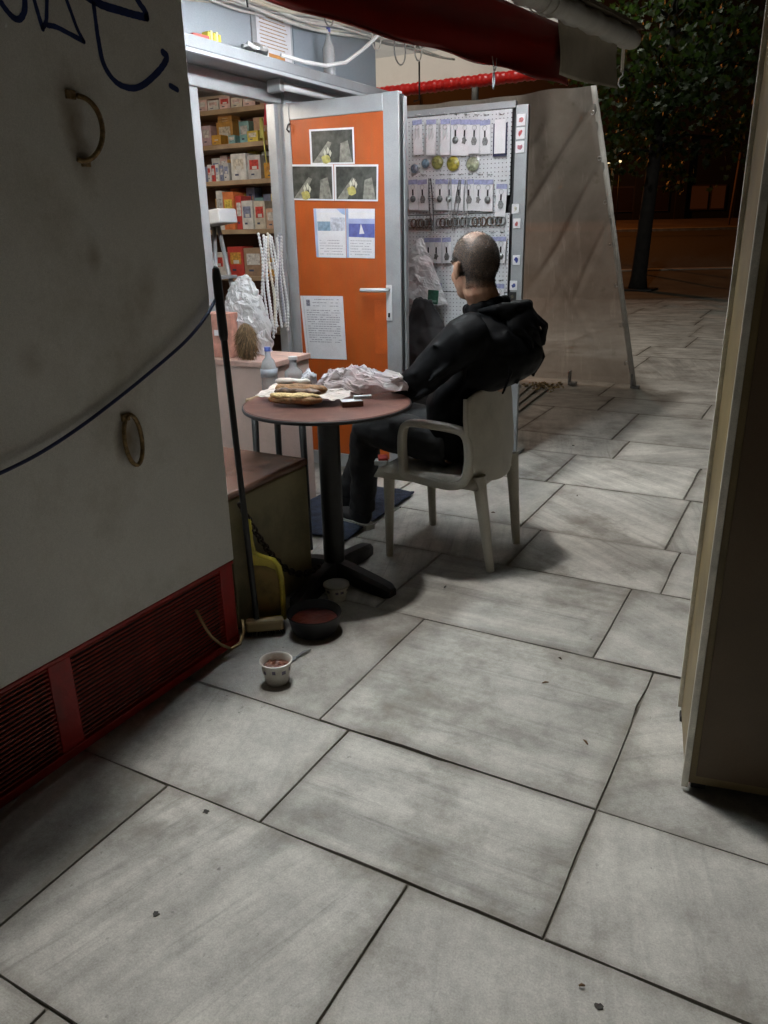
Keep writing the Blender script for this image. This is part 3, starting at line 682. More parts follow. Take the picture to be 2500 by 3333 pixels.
def leaflet(q, label, left):
    e = empty('leaflet', (q[0][0], PY, q[0][1]), label, 'leaflet', 'blue edged leaflets on the orange door')
    MB().prism([(x, PY-.0016, z) for x, z in q], (0, .0006, 0)).build('sheet', M_paper, e)
    yb = PY-.0016
    flat([lerp2(q, 0.005, .004), lerp2(q, .085, .004), lerp2(q, .085, .996), lerp2(q, .005, .996)], yb-.0004, 'blue_stripe', M_skyprint, e)
    if left:
        flat([lerp2(q, .10, .26), lerp2(q, .52, .26), lerp2(q, .52, .45), lerp2(q, .10, .45)], yb-.0004, 'picture', mat('harbour_print', (.20, .30, .40), .4, var=.3, scale=50), e)
        flat([lerp2(q, .53, .18), lerp2(q, .98, .18), lerp2(q, .98, .45), lerp2(q, .53, .45)], yb-.0004, 'picture', mat('pale_print', (.50, .52, .60), .4, var=.4, scale=60), e)
        flat([lerp2(q, .72, .0), lerp2(q, .99, .0), lerp2(q, .99, .13), lerp2(q, .88, .10)], yb-.0004, 'corner_mark', M_skyprint, e)
    else:
        flat([lerp2(q, .09, .30), lerp2(q, .995, .30), lerp2(q, .995, .58), lerp2(q, .09, .57)], yb-.0004, 'picture', M_seaprint, e)
        flat([lerp2(q, .09, .20), lerp2(q, .995, .20), lerp2(q, .995, .30), lerp2(q, .09, .30)], yb-.0004, 'picture', mat('haze_print', (.36, .40, .62), .4), e)
        flat([lerp2(q, .52, .30), lerp2(q, .64, .50), lerp2(q, .46, .51)], yb-.0008, 'picture_patch', M_paper, e)
    textlines(q, yb-.0006, e, .64, .92, 6, .14, .92, 5 if left else 6)
leaflet([(-2.774, 1.639), (-2.550, 1.632), (-2.556, 1.357), (-2.768, 1.361)], 'blue edged leaflet with harbour picture, left one on the orange door', True)
leaflet([(-2.546, 1.632), (-2.351, 1.625), (-2.359, 1.353), (-2.552, 1.358)], 'leaflet with white sail on blue sea on the orange door', False)
q = [(-2.905, 1.132), (-2.590, 1.134), (-2.578, .750), (-2.880, .742)]
nz_ = empty('notice', (q[0][0], PY, q[0][1]), 'large white printed notice taped low on the orange door', 'notice')
MB().prism([(x, PY-.001, z) for x, z in q], (0, .0006, 0)).build('sheet', M_paper, nz_)
flat([lerp2(q, .06, .0), lerp2(q, .066, .0), lerp2(q, .066, 1), lerp2(q, .06, 1)], PY-.0014, 'fold_line', M_textprint, nz_)
flat([lerp2(q, .13, .06), lerp2(q, .22, .06), lerp2(q, .22, .16), lerp2(q, .13, .16)], PY-.0014, 'printed_mark', mat('mark_print', (.22, .22, .28), .6, var=.8, scale=160), nz_)
textlines(q, PY-.0015, nz_, .05, .15, 3, .28, .92, 8, .01)
textlines(q, PY-.0015, nz_, .22, .72, 15, .12, .93, 9, .011)
# ------------------------------------------------------------------ keyring board
kb = empty('pegboard_stand', (-2.18, 5.02, 0), 'white pegboard display stand in a grey frame hung with keyrings', 'display stand')
KY = 5.0
def peg_mat():
    m = mat('pegboard_white', (.64, .66, .68), .5, var=.06, scale=5, dirt=GRIME, dirt_amt=.2)
    n = m.node_tree.nodes; l = m.node_tree.links; b = n['Principled BSDF']; src = b.inputs['Base Color'].links[0].from_socket
    tc = n.new('ShaderNodeTexCoord'); mp = n.new('ShaderNodeVectorMath'); mp.operation = 'MULTIPLY'; mp.inputs[1].default_value = (40, 0, 40); l.new(tc.outputs['Object'], mp.inputs[0])
    fr = n.new('ShaderNodeVectorMath'); fr.operation = 'FRACTION'; l.new(mp.outputs[0], fr.inputs[0])
    sb = n.new('ShaderNodeVectorMath'); sb.operation = 'SUBTRACT'; sb.inputs[1].default_value = (.5, 0, .5); l.new(fr.outputs[0], sb.inputs[0])
    ln = n.new('ShaderNodeVectorMath'); ln.operation = 'LENGTH'; l.new(sb.outputs[0], ln.inputs[0])
    lt = n.new('ShaderNodeMath'); lt.operation = 'LESS_THAN'; lt.inputs[1].default_value = .13; l.new(ln.outputs['Value'], lt.inputs[0])
    mx = n.new('ShaderNodeMix'); mx.data_type = 'RGBA'; mx.inputs['B'].default_value = (.08, .08, .09, 1); l.new(lt.outputs[0], mx.inputs['Factor']); l.new(src, mx.inputs['A']); l.new(mx.outputs['Result'], b.inputs['Base Color'])
    return m
M_peg = peg_mat()
MB().b2(-2.64, -2.574, KY-.01, KY+.03, .02, 2.235, .004).build('post', M_alu, kb)
MB().b2(-1.815, -1.735, KY-.004, KY+.03, .02, 2.205, .004).build('post', M_alu, kb)
MB().b2(-2.573, -1.816, KY-.008, KY+.028, 2.19, 2.23, .004).build('top_rail', M_alu, kb)
MB().b2(-2.573, -1.816, KY+.015, KY+.03, .3, 2.189).build('back_panel', M_black, kb)
MB().b2(-2.565, -1.835, KY-.014, KY-.004, 1.70, 2.186, .002).build('board', M_peg, kb)
MB().b2(-2.562, -1.83, KY-.014, KY-.004, 1.11, 1.595, .002).build('board', M_peg, kb)
MB().b2(-2.562, -1.83, KY-.012, KY-.003, .55, 1.105, .002).build('board', M_peg, kb)
MB().b2(-2.55, -1.93, KY-.013, KY-.005, 1.60, 1.697, .002).build('board', M_peg, kb)
for xx in (-2.607, -1.775): MB().b2(xx-.035, xx+.035, KY-.2, KY+.2, 0, .02, .004).build('foot', M_alu, kb)
M_card = mat('card_white', (.80, .80, .82), .3, var=.08, coat=.3)
M_lav = mat('lavender_print', (.33, .35, .55), .4, var=.3, scale=60)
M_pewter = mat('pewter', (.28, .29, .29), .4, metal=.7, var=.5, scale=120)
def hook_at(x, z, parent=kb):
    MB().tube([(x-.016, KY-.016, z), (x+.016, KY-.016, z)], .003, 6).tube([(x, KY-.016, z), (x, KY-.045, z-.004), (x, KY-.06, z+.006)], .0025, 6).build('hook', M_steel, parent, True)
kr = random.Random(21)
def keyring(x, ztop, label, h=.17, w_=.062, plain=False, group='carded keyrings on the pegboard', depth=1):
    e = empty('carded_keyring', (x, KY-.03, ztop), label, 'keyring', group)
    t = kr.uniform(-.05, .05); yb = KY-.027-.005*depth; rot = Matrix.Rotation(t, 3, 'Y')
    ct = Vector((x, yb, ztop))
    def bx(dx, dz, sx_, sz_, yo, name, m, bev=.001):
        MB().box(ct+rot @ Vector((dx, yo, dz)), (sx_, .0016, sz_), rot, 0).build(name, m, e)
    bx(0, -h/2, w_, h, 0, 'card', M_card)
    bx(0, -.014, w_*1.02, .028, -.0015, 'header', M_lav)
    MB().tube([ct+rot @ Vector((.014*math.cos(a*math.pi/7), -.006, -.045+.014*math.sin(a*math.pi/7))) for a in range(14)], .0016, 5, True).build('ring', M_steel, e, True)
    if not plain:
        bx(0, -.078, .010, .036, -.006, 'strap', M_black)
        k = kr.randrange(3); cc = ct+rot @ Vector((0, -.008, -.118))
        if k == 0:
            MB().lathe([(0, -.003), (.019, -.003), (.021, 0), (.019, .003), (0, .003)], cc, 14, Matrix.Rotation(R_(90), 3, 'X')).build('charm', M_pewter, e, True)
        elif k == 1:
            MB().prism([cc+Vector((.02*r_*math.cos(a*math.pi/5), 0, .026*r_*math.sin(a*math.pi/5))) for a, r_ in zip(range(10), (1, .6, 1, .7, .8, .55, 1, .7, .9, .5))], (0, .004, 0)).build('charm', M_pewter, e)
        else:
            MB().prism([cc+Vector(p) for p in ((-.012, 0, -.024), (.012, 0, -.024), (.020, 0, .0), (.008, 0, .022), (-.01, 0, .02), (-.018, 0, -.004))], (0, .004, 0)).build('charm', M_pewter, e)
    else:
        for dx in (-.012, .01):
            MB().prism([ct+Vector(p) for p in ((dx-.008, -.004, -.05), (dx+.006, -.005, -.045), (dx+.010, -.004, -.10), (dx-.004, -.006, -.12))], (0, .001, 0)).build('glossy_wrap', M_white, e)
xs1 = [-2.470, -2.367, -2.266, -2.199, -2.131, -2.065, -2.003]
for i, x in enumerate(xs1):
    z = 2.200-.0055*i*1.1; hook_at(x, z)
    keyring(x, z-.03, f'carded keyring, {ORD[i]} from the left in the top row of the pegboard', .205 if i < 5 else .19, .066, i < 3, depth=1+i % 3)
hook_at(-1.903, 2.158)
e = empty('blue_backed_pouch', (-1.903, KY-.03, 2.12), 'wide clear pouch with dark blue backing at the right end of the top row', 'pouch')
MB().b2(-1.948, -1.858, KY-.030, KY-.026, 1.925, 2.11).build('backing', mat('navy_card', (.008, .012, .06), .4), e)
MB().b2(-1.938, -1.866, KY-.036, KY-.0315, 1.94, 2.13, .001).build('pouch', M_card, e)
xs2 = [-2.504, -2.433, -2.301, -2.238, -2.167, -2.102, -2.034, -1.970]
for i, x in enumerate(xs2):
    z = 1.848-.0035*i; hook_at(x, z)
    keyring(x, z-.03, f'carded keyring, {ORD[i]} from the left in the middle row of the pegboard', .185, .066, depth=1+i % 3)
hook_at(-1.88, 1.785); keyring(-1.88, 1.765, 'single carded keyring hanging lower at the right end of the middle row', .19, .07)
for i, x in enumerate([-2.389, -2.327, -2.254, -1.937, -1.871]):
    hook_at(x, 1.482); keyring(x, 1.455, f'carded keyring, {ORD[i]} from the left in the row level with the man\'s head', .16, .062, depth=1+i % 3)
hook_at(-2.468, 1.484)
for i, x in enumerate([-2.322, -1.875]):
    hook_at(x, 1.186); keyring(x, 1.165, ['carded keyring low on the pegboard, left of the man\'s face', 'carded keyring low on the pegboard, right of the man\'s neck'][i], .14, .06)
# round magnets
for (x, z, r, col, lab) in ((-2.496, 1.885, .031, (.22, .27, .34), 'small blue grey round magnet, leftmost on the pegboard'), (-2.417, 1.911, .030, (.20, .28, .36), 'small blue round magnet beside the green round ones'), (-2.331, 1.913, .044, (.30, .30, .10), 'green and yellow round magnet, first of the three large ones'), (-2.221, 1.900, .047, (.38, .33, .06), 'golden yellow round magnet in the middle of the pegboard'), (-2.086, 1.890, .046, (.36, .38, .26), 'pale green round magnet, rightmost of the large ones')):
    e = empty('round_magnet', (x, KY-.02, z), lab, 'magnet', 'round souvenir magnets')
    MB().lathe([(0, 0), (r*.96, 0), (r, .003), (r*.97, .006), (0, .007)], (x, KY-.0155, z), 24, Matrix.Rotation(R_(90), 3, 'X')).build('disc', mat('magnet_%d' % int(-x*1000), col, .25, var=.75, scale=55), e, True)
    MB().tube([(x+r*.98*math.cos(a*math.pi/12), KY-.021, z+r*.98*math.sin(a*math.pi/12)) for a in range(24)], .0025, 5, True).build('rim', M_steel, e, True)
# little square magnets on the right hand post
for i, (x, z, c, lab) in enumerate(((-1.778, 2.120, (.6, .2, .2), 'square white magnet with red picture, top of the right post'), (-1.779, 2.047, (.5, .08, .08), 'square white magnet with dark red picture, second on the right post'), (-1.780, 1.970, (.55, .2, .25), 'square white magnet with pink picture, third on the right post'), (-1.794, 1.618, (.66, .64, .52), 'plain cream square magnet halfway down the right post'), (-1.782, 1.532, (.5, .12, .12), 'square magnet with red and grey picture below the cream one'), (-1.777, 1.311, (.05, .07, .3), 'magnet with navy and yellow picture beside the man\'s head'), (-1.790, 1.155, (.06, .09, .28), 'magnet with blue picture just above the man\'s shoulder'), (-1.795, 1.084, (.10, .08, .05), 'dark brown magnet lowest on the right post'))):
    e = empty('square_magnet', (x, KY-.006, z), lab, 'magnet', 'square souvenir magnets on the post')
    s_ = .056 if i < 3 else .05
    MB().b2(x-s_/2, x+s_/2, KY-.012, KY-.0055, z-s_*.6, z+s_*.6, .003).build('tile', M_card if i != 7 else M_black, e)
    ra = random.Random(i)
    MB().prism([(x+s_*.33*r_*math.cos(a*math.pi/5), KY-.0135, z+s_*.4*r_*math.sin(a*math.pi/5)) for a, r_ in zip(range(10), [ra.uniform(.4, 1) for _ in range(10)])], (0, .001, 0)).build('picture', mat('magpic_%d' % i, c, .4, var=.5, scale=90), e)
# necklaces and bracelets
for i, (x0, z0, x1, z1, m_, lab) in enumerate(((-2.372, 1.815, -2.352, 1.50, M_black, 'thick black chain necklace hanging across the middle row'), (-2.230, 1.812, -2.227, 1.565, M_steel, 'thin silver chain hanging between the middle keyrings'), (-2.159, 1.796, -2.202, 1.50, M_pewter, 'dark pewter chain slanting down to the left'), (-2.117, 1.794, -2.115, 1.50, M_steel, 'silver chain at the right of the dark slanting chain'))):
    e = empty('necklace', (x0, KY-.05, z0), lab, 'necklace', 'necklaces on the pegboard')
    s = MB(); n_ = 34
    for j in range(n_):
        t = j/(n_-1)
        for sgn in (-1, 1):
            s.ell((x0+(x1-x0)*t+sgn*(.003+.007*math.sin(math.pi*t)), KY-.05+.006*sgn, z0+(z1-z0)*t), (.0042, .0042, .0052), None, 6)
    s.build('beads', m_, e, True)
for i, x in enumerate([-2.488, -2.422, -2.275, -2.163, -2.046, -1.917]):
    e = empty('bracelet_bundle', (x, KY-.03, 1.548), f'bundle of brown and silver bracelets, {ORD[i]} from the left in the bracelet row', 'bracelets', 'bracelet bundles')
    for j in range(4):
        xx = x-.042+.028*j
        MB().tube([(xx+.020*math.cos(a*math.pi/8), KY-.024-.004*(j % 2), 1.548+.026*math.sin(a*math.pi/8)) for a in range(16)], .005, 6, True).build('bracelet', [M_pewter, mat('brown_bead', (.10, .06, .04), .4, var=.5, scale=80)][(j+i) % 2], e, True)
# plastic bag, green pad and dark bag hanging at the lower left of the board
def crumple(name, m, parent, f_, nu, nv, amp, seed, sc=9.0, thick=.0):
    import mathutils
    s = MB(); off = Vector((seed*3.1, seed*1.7, seed*.9))
    def ff(u, v):
        p = Vector(f_(u, v)); n_ = mathutils.noise.turbulence_vector(p*sc*.8+off, 3, True, amplitude_scale=.55, frequency_scale=2.1)*amp*1.5 + mathutils.noise.noise_vector(p*sc*2.7+off)*amp*.25
        return tuple(p+n_)
    s.grid(ff, nu, nv); o = s.build(name, m, parent, name not in ('bag', 'bags', 'napkin', 'paper', 'foil'))
    if thick: o.modifiers.new('t', 'SOLIDIFY').thickness = thick
    return o
M_bag = mat('thin_plastic_bag', (.66, .68, .70), .35, var=.12, bump=.4, bscale=30)
pb = empty('hanging_plastic_bag', (-2.45, 4.9, 1.4), 'white plastic bag hanging from the pegboard beside the man', 'plastic bag')
def bagf(u, v):
    w_ = .025 + .155*(v**.8); x = -2.455 + (u-.5)*2*w_ + .03*v
    return (x, 4.925-.05*math.sin(math.pi*u)*(.3+v), 1.44-.42*v)
crumple('bag', M_bag, pb, bagf, 30, 34, .014, 3, 11, .002)
gp = empty('green_notepad', (-2.29, 4.83, 1.08), 'small dark green packet in front of the hanging white bag', 'packet')
MB().box((-2.29, 4.83, 1.085), (.075, .012, .09), Matrix.Rotation(R_(4), 3, 'Y'), .003).build('packet', mat('green_card', (.03, .13, .085), .5, var=.4, scale=50), gp)
MB().box((-2.29, 4.822, 1.06), (.055, .002, .012), Matrix.Rotation(R_(4), 3, 'Y')).build('printed_band', mat('pale_green', (.2, .35, .28), .5), gp)
db = empty('grey_jacket', (-2.4, 4.75, .9), 'dark grey jacket hanging below the white plastic bag', 'jacket')
def jkf(u, v):
    w_ = .06+.17*min(1, v*2.2); return (-2.36+(u-.5)*2*w_, 4.80-.09*math.sin(math.pi*u)*min(1, v*2), 1.065-.75*v)
crumple('jacket', mat('charcoal_cloth', (.035, .037, .04), .7, var=.3), db, jkf, 26, 40, .02, 8, 8, .004)
rb = empty('red_pouch', (-2.575, 4.9, 1.24), 'small red pouch tucked between the door edge and white bag', 'pouch')
MB().box((-2.56, 4.925, 1.255), (.05, .02, .07), Matrix.Rotation(R_(-20), 3, 'Y'), .008).build('pouch', mat('red_cloth', (.35, .03, .02), .7), rb)

# ------------------------------------------------------------------ shelves inside the kiosk and what stands on them
su = empty('shelf_unit', (-3.7, 4.75, 0), 'wooden shelf unit seen through the kiosk doorway', 'shelves')
M_wood = mat('shelf_wood', (.36, .25, .15), .6, var=.25, scale=10)
for z in (2.30, 2.085, 1.855, 1.535, 1.22, .85): MB().b2(-4.55, -3.10, 4.60, 4.88, z-.03, z, .002).build('shelf', M_wood, su)
for x in (-4.56, -3.085): MB().b2(x-.012, x+.012, 4.60, 4.89, .05, 2.42, .002).build('side_panel', M_wood, su)
MB().b2(-4.55, -3.10, 4.882, 4.895, .05, 2.42).build('back_board', mat('dark_back_board', (.11, .05, .03), .7), su)
br = random.Random(5)
def carton(x0, x1, z0, h, col, label, y=4.62, dep=.12, kind='carton', band=None, name='carton', yaw=0):
    e = empty(name, ((x0+x1)/2, y+dep/2, z0), label, kind, 'goods on the kiosk shelves')
    c = ((x0+x1)/2, y+dep/2, z0+h/2+.001); rt_ = Matrix.Rotation(R_(yaw), 3, 'Z')
    MB().box(c, (x1-x0, dep, h), rt_, .0015).build('box', mat('goods_%02x%02x%02x' % tuple(int(255*v) for v in col), col, .45, var=.25, scale=30), e)
    kk = int(abs(x0)*1e4) % 5
    for j in range(2 + kk % 2):
        w2 = (x1-x0)*(.25+.12*((kk+j) % 4)); px_ = ((kk*7+j*5) % 9-4)/9*(x1-x0)*.5; pz_ = h*(-.30+.28*j)
        MB().box(Vector(c)+rt_ @ Vector((px_*.6, -dep/2-.0016-.0003*j, pz_)), (w2, .0008, h*(.07+.05*((kk+j) % 3))), rt_).build('printed_mark', mat('goodsmark_%d' % ((kk+j) % 5), [(.05, .06, .12), (.60, .58, .54), (.45, .05, .04), (.10, .25, .14), (.62, .5, .10)][(kk+j) % 5], .5), e)
    if band:
        MB().box(Vector(c)+rt_ @ Vector((0, -dep/2-.001, h*.1)), ((x1-x0)*.7, .001, h*.4), rt_).build('printed_label', mat('goodsband_%02x%02x%02x' % tuple(int(255*v) for v in band), band, .5, var=.5, scale=60), e)
CN = {(.45, .33, .36): 'mauve', (.50, .26, .06): 'amber', (.55, .30, .05): 'orange', (.22, .40, .40): 'teal', (.55, .35, .24): 'peach', (.62, .48, .08): 'yellow', (.62, .60, .56): 'white', (.48, .46, .44): 'pale grey', (.50, .05, .04): 'red', (.60, .18, .06): 'red and orange', (.20, .22, .32): 'navy', (.62, .44, .40): 'pink', (.34, .22, .14): 'brown', (.06, .05, .05): 'black', (.58, .52, .42): 'cream'}
def shelf_row(z, items, shelfname):
    for i, (x0, x1, h, col, band, y) in enumerate(items):
        carton(x0, x1, z, h, col, f'{CN[col]} packet, {ORD[i]} from the left on {shelfname}', y, .12 if y < 4.7 else .1, 'packet', band, 'packet', br.uniform(-3, 3))
MV, AM, OR, TE, PE, YE, WH, PG, RE, RO, NA, PI, BR, BK, CR = CN.keys()
shelf_row(2.30, [(-3.99, -3.90, .07, PI, WH, 4.62), (-3.89, -3.80, .06, WH, PI, 4.62), (-3.79, -3.70, .075, PI, RE, 4.62), (-3.69, -3.60, .06, CR, PI, 4.62), (-3.59, -3.49, .07, PI, WH, 4.62), (-3.45, -3.36, .08, BR, None, 4.62)], 'the topmost kiosk shelf')
shelf_row(2.085, [(-4.06, -3.975, .10, MV, WH, 4.62), (-3.965, -3.885, .125, MV, PG, 4.62), (-3.88, -3.745, .145, AM, CR, 4.68), (-3.87, -3.79, .06, OR, None, 4.605), (-3.73, -3.672, .05, TE, WH, 4.61), (-3.668, -3.582, .135, TE, PG, 4.66), (-3.575, -3.445, .155, PE, None, 4.70), (-3.56, -3.47, .065, YE, CR, 4.605), (-3.43, -3.36, .11, CR, RE, 4.65)], 'the second kiosk shelf')
for k in range(4):
    carton(-3.875+.004*k, -3.75, 2.085+.146+.016*k, .015, (.46+.03*k, .25, .07), f'flat amber pack, {ORD[k]} up in the pile on the second kiosk shelf', 4.69, .1, 'packet', None, 'flat_pack')
shelf_row(1.855, [(-4.05, -3.96, .10, NA, WH, 4.63), (-3.95, -3.92, .11, WH, RE, 4.63), (-3.915, -3.885, .105, RE, WH, 4.63), (-3.88, -3.85, .11, WH, NA, 4.63), (-3.845, -3.815, .10, NA, PG, 4.63), (-3.81, -3.765, .115, PG, NA, 4.63), (-3.73, -3.60, .165, WH, CR, 4.62), (-3.595, -3.49, .15, PG, RE, 4.63), (-3.48, -3.35, .10, OR, AM, 4.66)], 'the third kiosk shelf')
shelf_row(1.535, [(-4.05, -3.93, .15, BK, None, 4.66), (-3.91, -3.855, .26, WH, PG, 4.65), (-3.845, -3.745, .25, RO, YE, 4.64), (-3.735, -3.685, .22, RE, WH, 4.64), (-3.66, -3.565, .185, WH, NA, 4.61), (-3.56, -3.465, .18, CR, RE, 4.62), (-3.455, -3.36, .13, PE, WH, 4.61)], 'the fourth kiosk shelf')
shelf_row(1.22, [(-4.0, -3.86, .16, WH, RE, 4.62), (-3.84, -3.70, .20, RE, OR, 4.64), (-3.68, -3.52, .19, BR, WH, 4.62), (-3.50, -3.40, .12, OR, WH, 4.61)], 'the fifth kiosk shelf')
pal = [MV, AM, TE, PE, YE, WH, RE, RO, NA, PI, BR, CR]
for (z, nm, hmax) in ((2.085, 'the second kiosk shelf', .175), (1.855, 'the third kiosk shelf', .19), (1.535, 'the fourth kiosk shelf', .28)):
    x = -4.02; i = 0
    while x < -3.42 and i < 12:
        w_ = br.uniform(.045, .075); col = br.choice(pal); h_ = br.uniform(.72, 1.0)*hmax
        carton(x, x+w_, z, h_, col, f'{CN[col]} back row packet, {ORD[i]} from the left on {nm}', 4.765, .09, 'packet', br.choice(pal), 'packet', br.uniform(-4, 4)); x += w_+.004; i += 1
rbn = MB().tube([(-3.415, 4.59, 2.20), (-3.41, 4.585, 2.05), (-3.40, 4.59, 1.93)], .005, 6).tube([(-3.425, 4.592, 2.22), (-3.43, 4.59, 2.10)], .012, 6).build('ribbon', mat('yellow_ribbon', (.60, .58, .16), .6), None, True)
tag(rbn, 'yellow ribbon dangling in front of the second kiosk shelf', 'ribbon')
rdt = MB().box((-3.37, 4.60, 2.25), (.05, .03, .16), Matrix.Rotation(R_(8), 3, 'Y'), .006).build('red_packet', mat('red_foil', (.5, .03, .05), .3, var=.3), None); tag(rdt, 'shiny red packet hanging at the right end of the second shelf', 'packet')
# stepladder in the doorway
ld = empty('stepladder', (-3.4, 3.9, 0), 'white stepladder with tray top just inside the kiosk doorway', 'stepladder')
MB().box((-3.40, 4.0, 1.60), (.24, .17, .085), Matrix.Rotation(R_(-6), 3, 'Y'), .01).build('tray_top', M_white, ld)
for dy in (-.06, .06):
    MB().tube([(-3.42, 4.0+dy, 1.56), (-3.18, 4.0+dy*2, .06)], .014, 8).build('rail', M_alu, ld, True)
    MB().tube([(-3.45, 4.0+dy, 1.56), (-3.62, 4.0+dy*2, .06)], .014, 8).build('rail', M_alu, ld, True)
for k in range(4):
    z = 1.25-.33*k; MB().b2(-3.42+.24*(1.56-z)/1.5-.04, -3.42+.24*(1.56-z)/1.5+.04, 3.90, 4.10, z-.01, z+.01, .003).build('step', M_alu, ld)
# counter with pinkish front, things heaped on it
ct_ = empty('counter', (-2.75, 3.5, 0), 'pinkish fronted counter in front of the kiosk doorway', 'counter')
M_pink = mat('pinkish_board', (.56, .42, .36), .6, var=.2, scale=4, dirt=GRIME, dirt_amt=.4)
MB().b2(-3.02, -2.505, 3.30, 3.318, .10, .835, .003).build('front_board', M_pink, ct_)
MB().b2(-3.03, -2.495, 3.29, 3.66, .836, .866, .004).build('top', mat('pink_counter_top', (.55, .36, .30), .5, var=.25), ct_)
MB().b2(-3.02, -3.0, 3.3185, 3.65, 0, .835).build('side_board', M_pink, ct_)
MB().b2(-2.525, -2.505, 3.3185, 3.65, 0, .835).build('side_board', M_pink, ct_)
MB().b2(-2.999, -2.526, 3.319, 3.65, .0, .10).build('plinth', M_black, ct_)
rdbx = empty('red_box', (-2.93, 3.42, .866), 'faded red box on the counter behind the broom handle', 'box')
MB().box((-2.90, 3.40, .985), (.19, .12, .235), Matrix.Rotation(R_(10), 3, 'Z'), .004).build('box', mat('faded_red', (.50, .24, .18), .6, var=.35, scale=20), rdbx)
MB().box((-2.875, 3.338, 1.0), (.05, .002, .03), Matrix.Rotation(R_(10), 3, 'Z')).build('printed_label', M_paper, rdbx)
hp = empty('clear_bag_heap', (-2.75, 3.5, 1.0), 'heap of crumpled clear plastic bags on the counter', 'plastic bags')
def heapf(u, v):
    a = 2*math.pi*u; r = .135*math.sin(math.pi*v*.5); return (-2.83+r*math.cos(a)*1.15, 3.50+r*.7*math.sin(a), 1.27-.40*(1-math.cos(math.pi*v*.5)) - .0)
crumple('bags', translucent(mat('cloudy_bag', (.70, .71, .72), .22, var=.12, bump=.4, bscale=40), (.75, .75, .74), .45), hp, heapf, 70, 40, .020, 5, 16)
fur = empty('fur_duster', (-2.72, 3.27, .92), 'brown furry duster standing at the front edge of the counter', 'duster')
MB().ell((-2.68, 3.33, .965), (.058, .03, .095), None, 12).build('core', mat('fur_core', (.10, .07, .04), .9), fur, True)
s = MB(); fr_ = random.Random(4)
for k in range(1500):
    a = fr_.uniform(0, 6.283); z = fr_.uniform(-1, 1); r = math.sqrt(1-z*z)
    p = Vector((-2.68+.058*r*math.cos(a), 3.33+.03*r*math.sin(a), .965+.095*z)); d = Vector((r*math.cos(a)*.8, r*math.sin(a)*.8, z*.4-1.1+fr_.uniform(-.7, .5))).normalized()*fr_.uniform(.02, .055)
    t = Vector((fr_.uniform(-1, 1), fr_.uniform(-1, 1), 0)).normalized()*.0015
    s.bm.faces.new([s.bm.verts.new(p-t), s.bm.verts.new(p+t), s.bm.verts.new(p+d)])
s.build('fur', mat('fur_brown', (.19, .115, .055), .9, var=.6, scale=60), fur)
# bunch of white bead strings at the door jamb
bs = empty('bead_strings', (-2.90, 4.02, 1.5), 'bunch of white bead strings hanging at the doorway jamb', 'bead strings')
for k in range(11):
    x = -2.955+.006*(k % 3); yv = 3.86+.022*k; zb = 1.50-.01*(k % 4); ln_ = .50+.10*br.random()
    s = MB(); n_ = 30
    for j in range(n_): s.ell((x+.012*math.sin(j*.2+k), yv+.006*math.sin(j*.25+k*2), zb-ln_*j/n_), (.0085, .0085, .011), None, 6)
    s.build('string', [M_white, mat('cream_bead', (.62, .58, .48), .4), mat('grey_bead', (.30, .31, .36), .4)][(k*7) % 3 if k % 4 == 0 else 0], bs, True)
# ------------------------------------------------------------------ on the overhead ledge
yp = empty('yellow_pack', (-2.83, 3.43, 2.375), 'bright yellow striped packet standing on the overhead ledge', 'packet')
for k in range(5): MB().box((-2.83, 3.395+.02*k, 2.402+.004*(k % 2)), (.04, .016, .055+.008*(k % 2)), None, .003).build('stick', mat('yellow_pack_%d' % (k % 2), [(.70, .55, .06), (.62, .60, .30)][k % 2], .4), yp)
rp_ = MB().box((-2.80, 3.30, 2.386), (.05, .10, .022), Matrix.Rotation(R_(-8), 3, 'Z'), .003).build('red_packet', mat('red_card', (.5, .08, .07), .5, var=.3), None); tag(rp_, 'flat red packet lying on the overhead ledge', 'packet')
pl = empty('price_list', (-2.893, 4.05, 2.5), 'white price list with printed rows and orange box on the cabinet', 'price list')
MB().b2(-2.892, -2.8905, 3.885, 4.205, 2.385, 2.66).build('sheet', M_paper, pl)
for k in range(10):
    MB().b2(-2.8903, -2.8898, 3.91+.004*(k % 3), 4.14+.01*((k*7) % 4), 2.465+.018*k, 2.470+.018*k).build('printed_row', mat('orange_row', (.45, .30, .2), .7, var=.6, scale=120), pl)
MB().b2(-2.8903, -2.8896, 3.985, 4.135, 2.402, 2.440).build('orange_box', mat('orange_print', (.55, .24, .06), .6, var=.2), pl)
gl = empty('glass_bottle', (-2.80, 4.46, 2.375), 'clear empty bottle standing on the overhead ledge', 'bottle')
M_clear = mat('clear_plastic', (.86, .88, .9), .14, var=.05, trans=.62, spec=.6)
MB().lathe([(0, 0), (.035, 0), (.036, .02), (.036, .15), (.014, .20), (.013, .235), (0, .235)], (-2.80, 4.46, 2.376), 20).build('body', M_clear, gl, True)
MB().lathe([(0, 0), (.015, 0), (.015, .022), (0, .024)], (-2.80, 4.46, 2.612), 14).build('cap', mat('blue_cap', (.12, .16, .5), .4), gl, True)
cs = empty('metal_scraps', (-2.79, 3.72, 2.376), 'small heap of crumpled foil on the overhead ledge', 'foil')
crumple('foil', M_steel, cs, lambda u, v: (-2.80+.05*math.sin(math.pi*v)*math.cos(6.283*u), 3.72+.10*math.sin(math.pi*v)*math.sin(6.283*u), 2.395+.02*math.cos(math.pi*v)), 18, 10, .016, 2, 30)
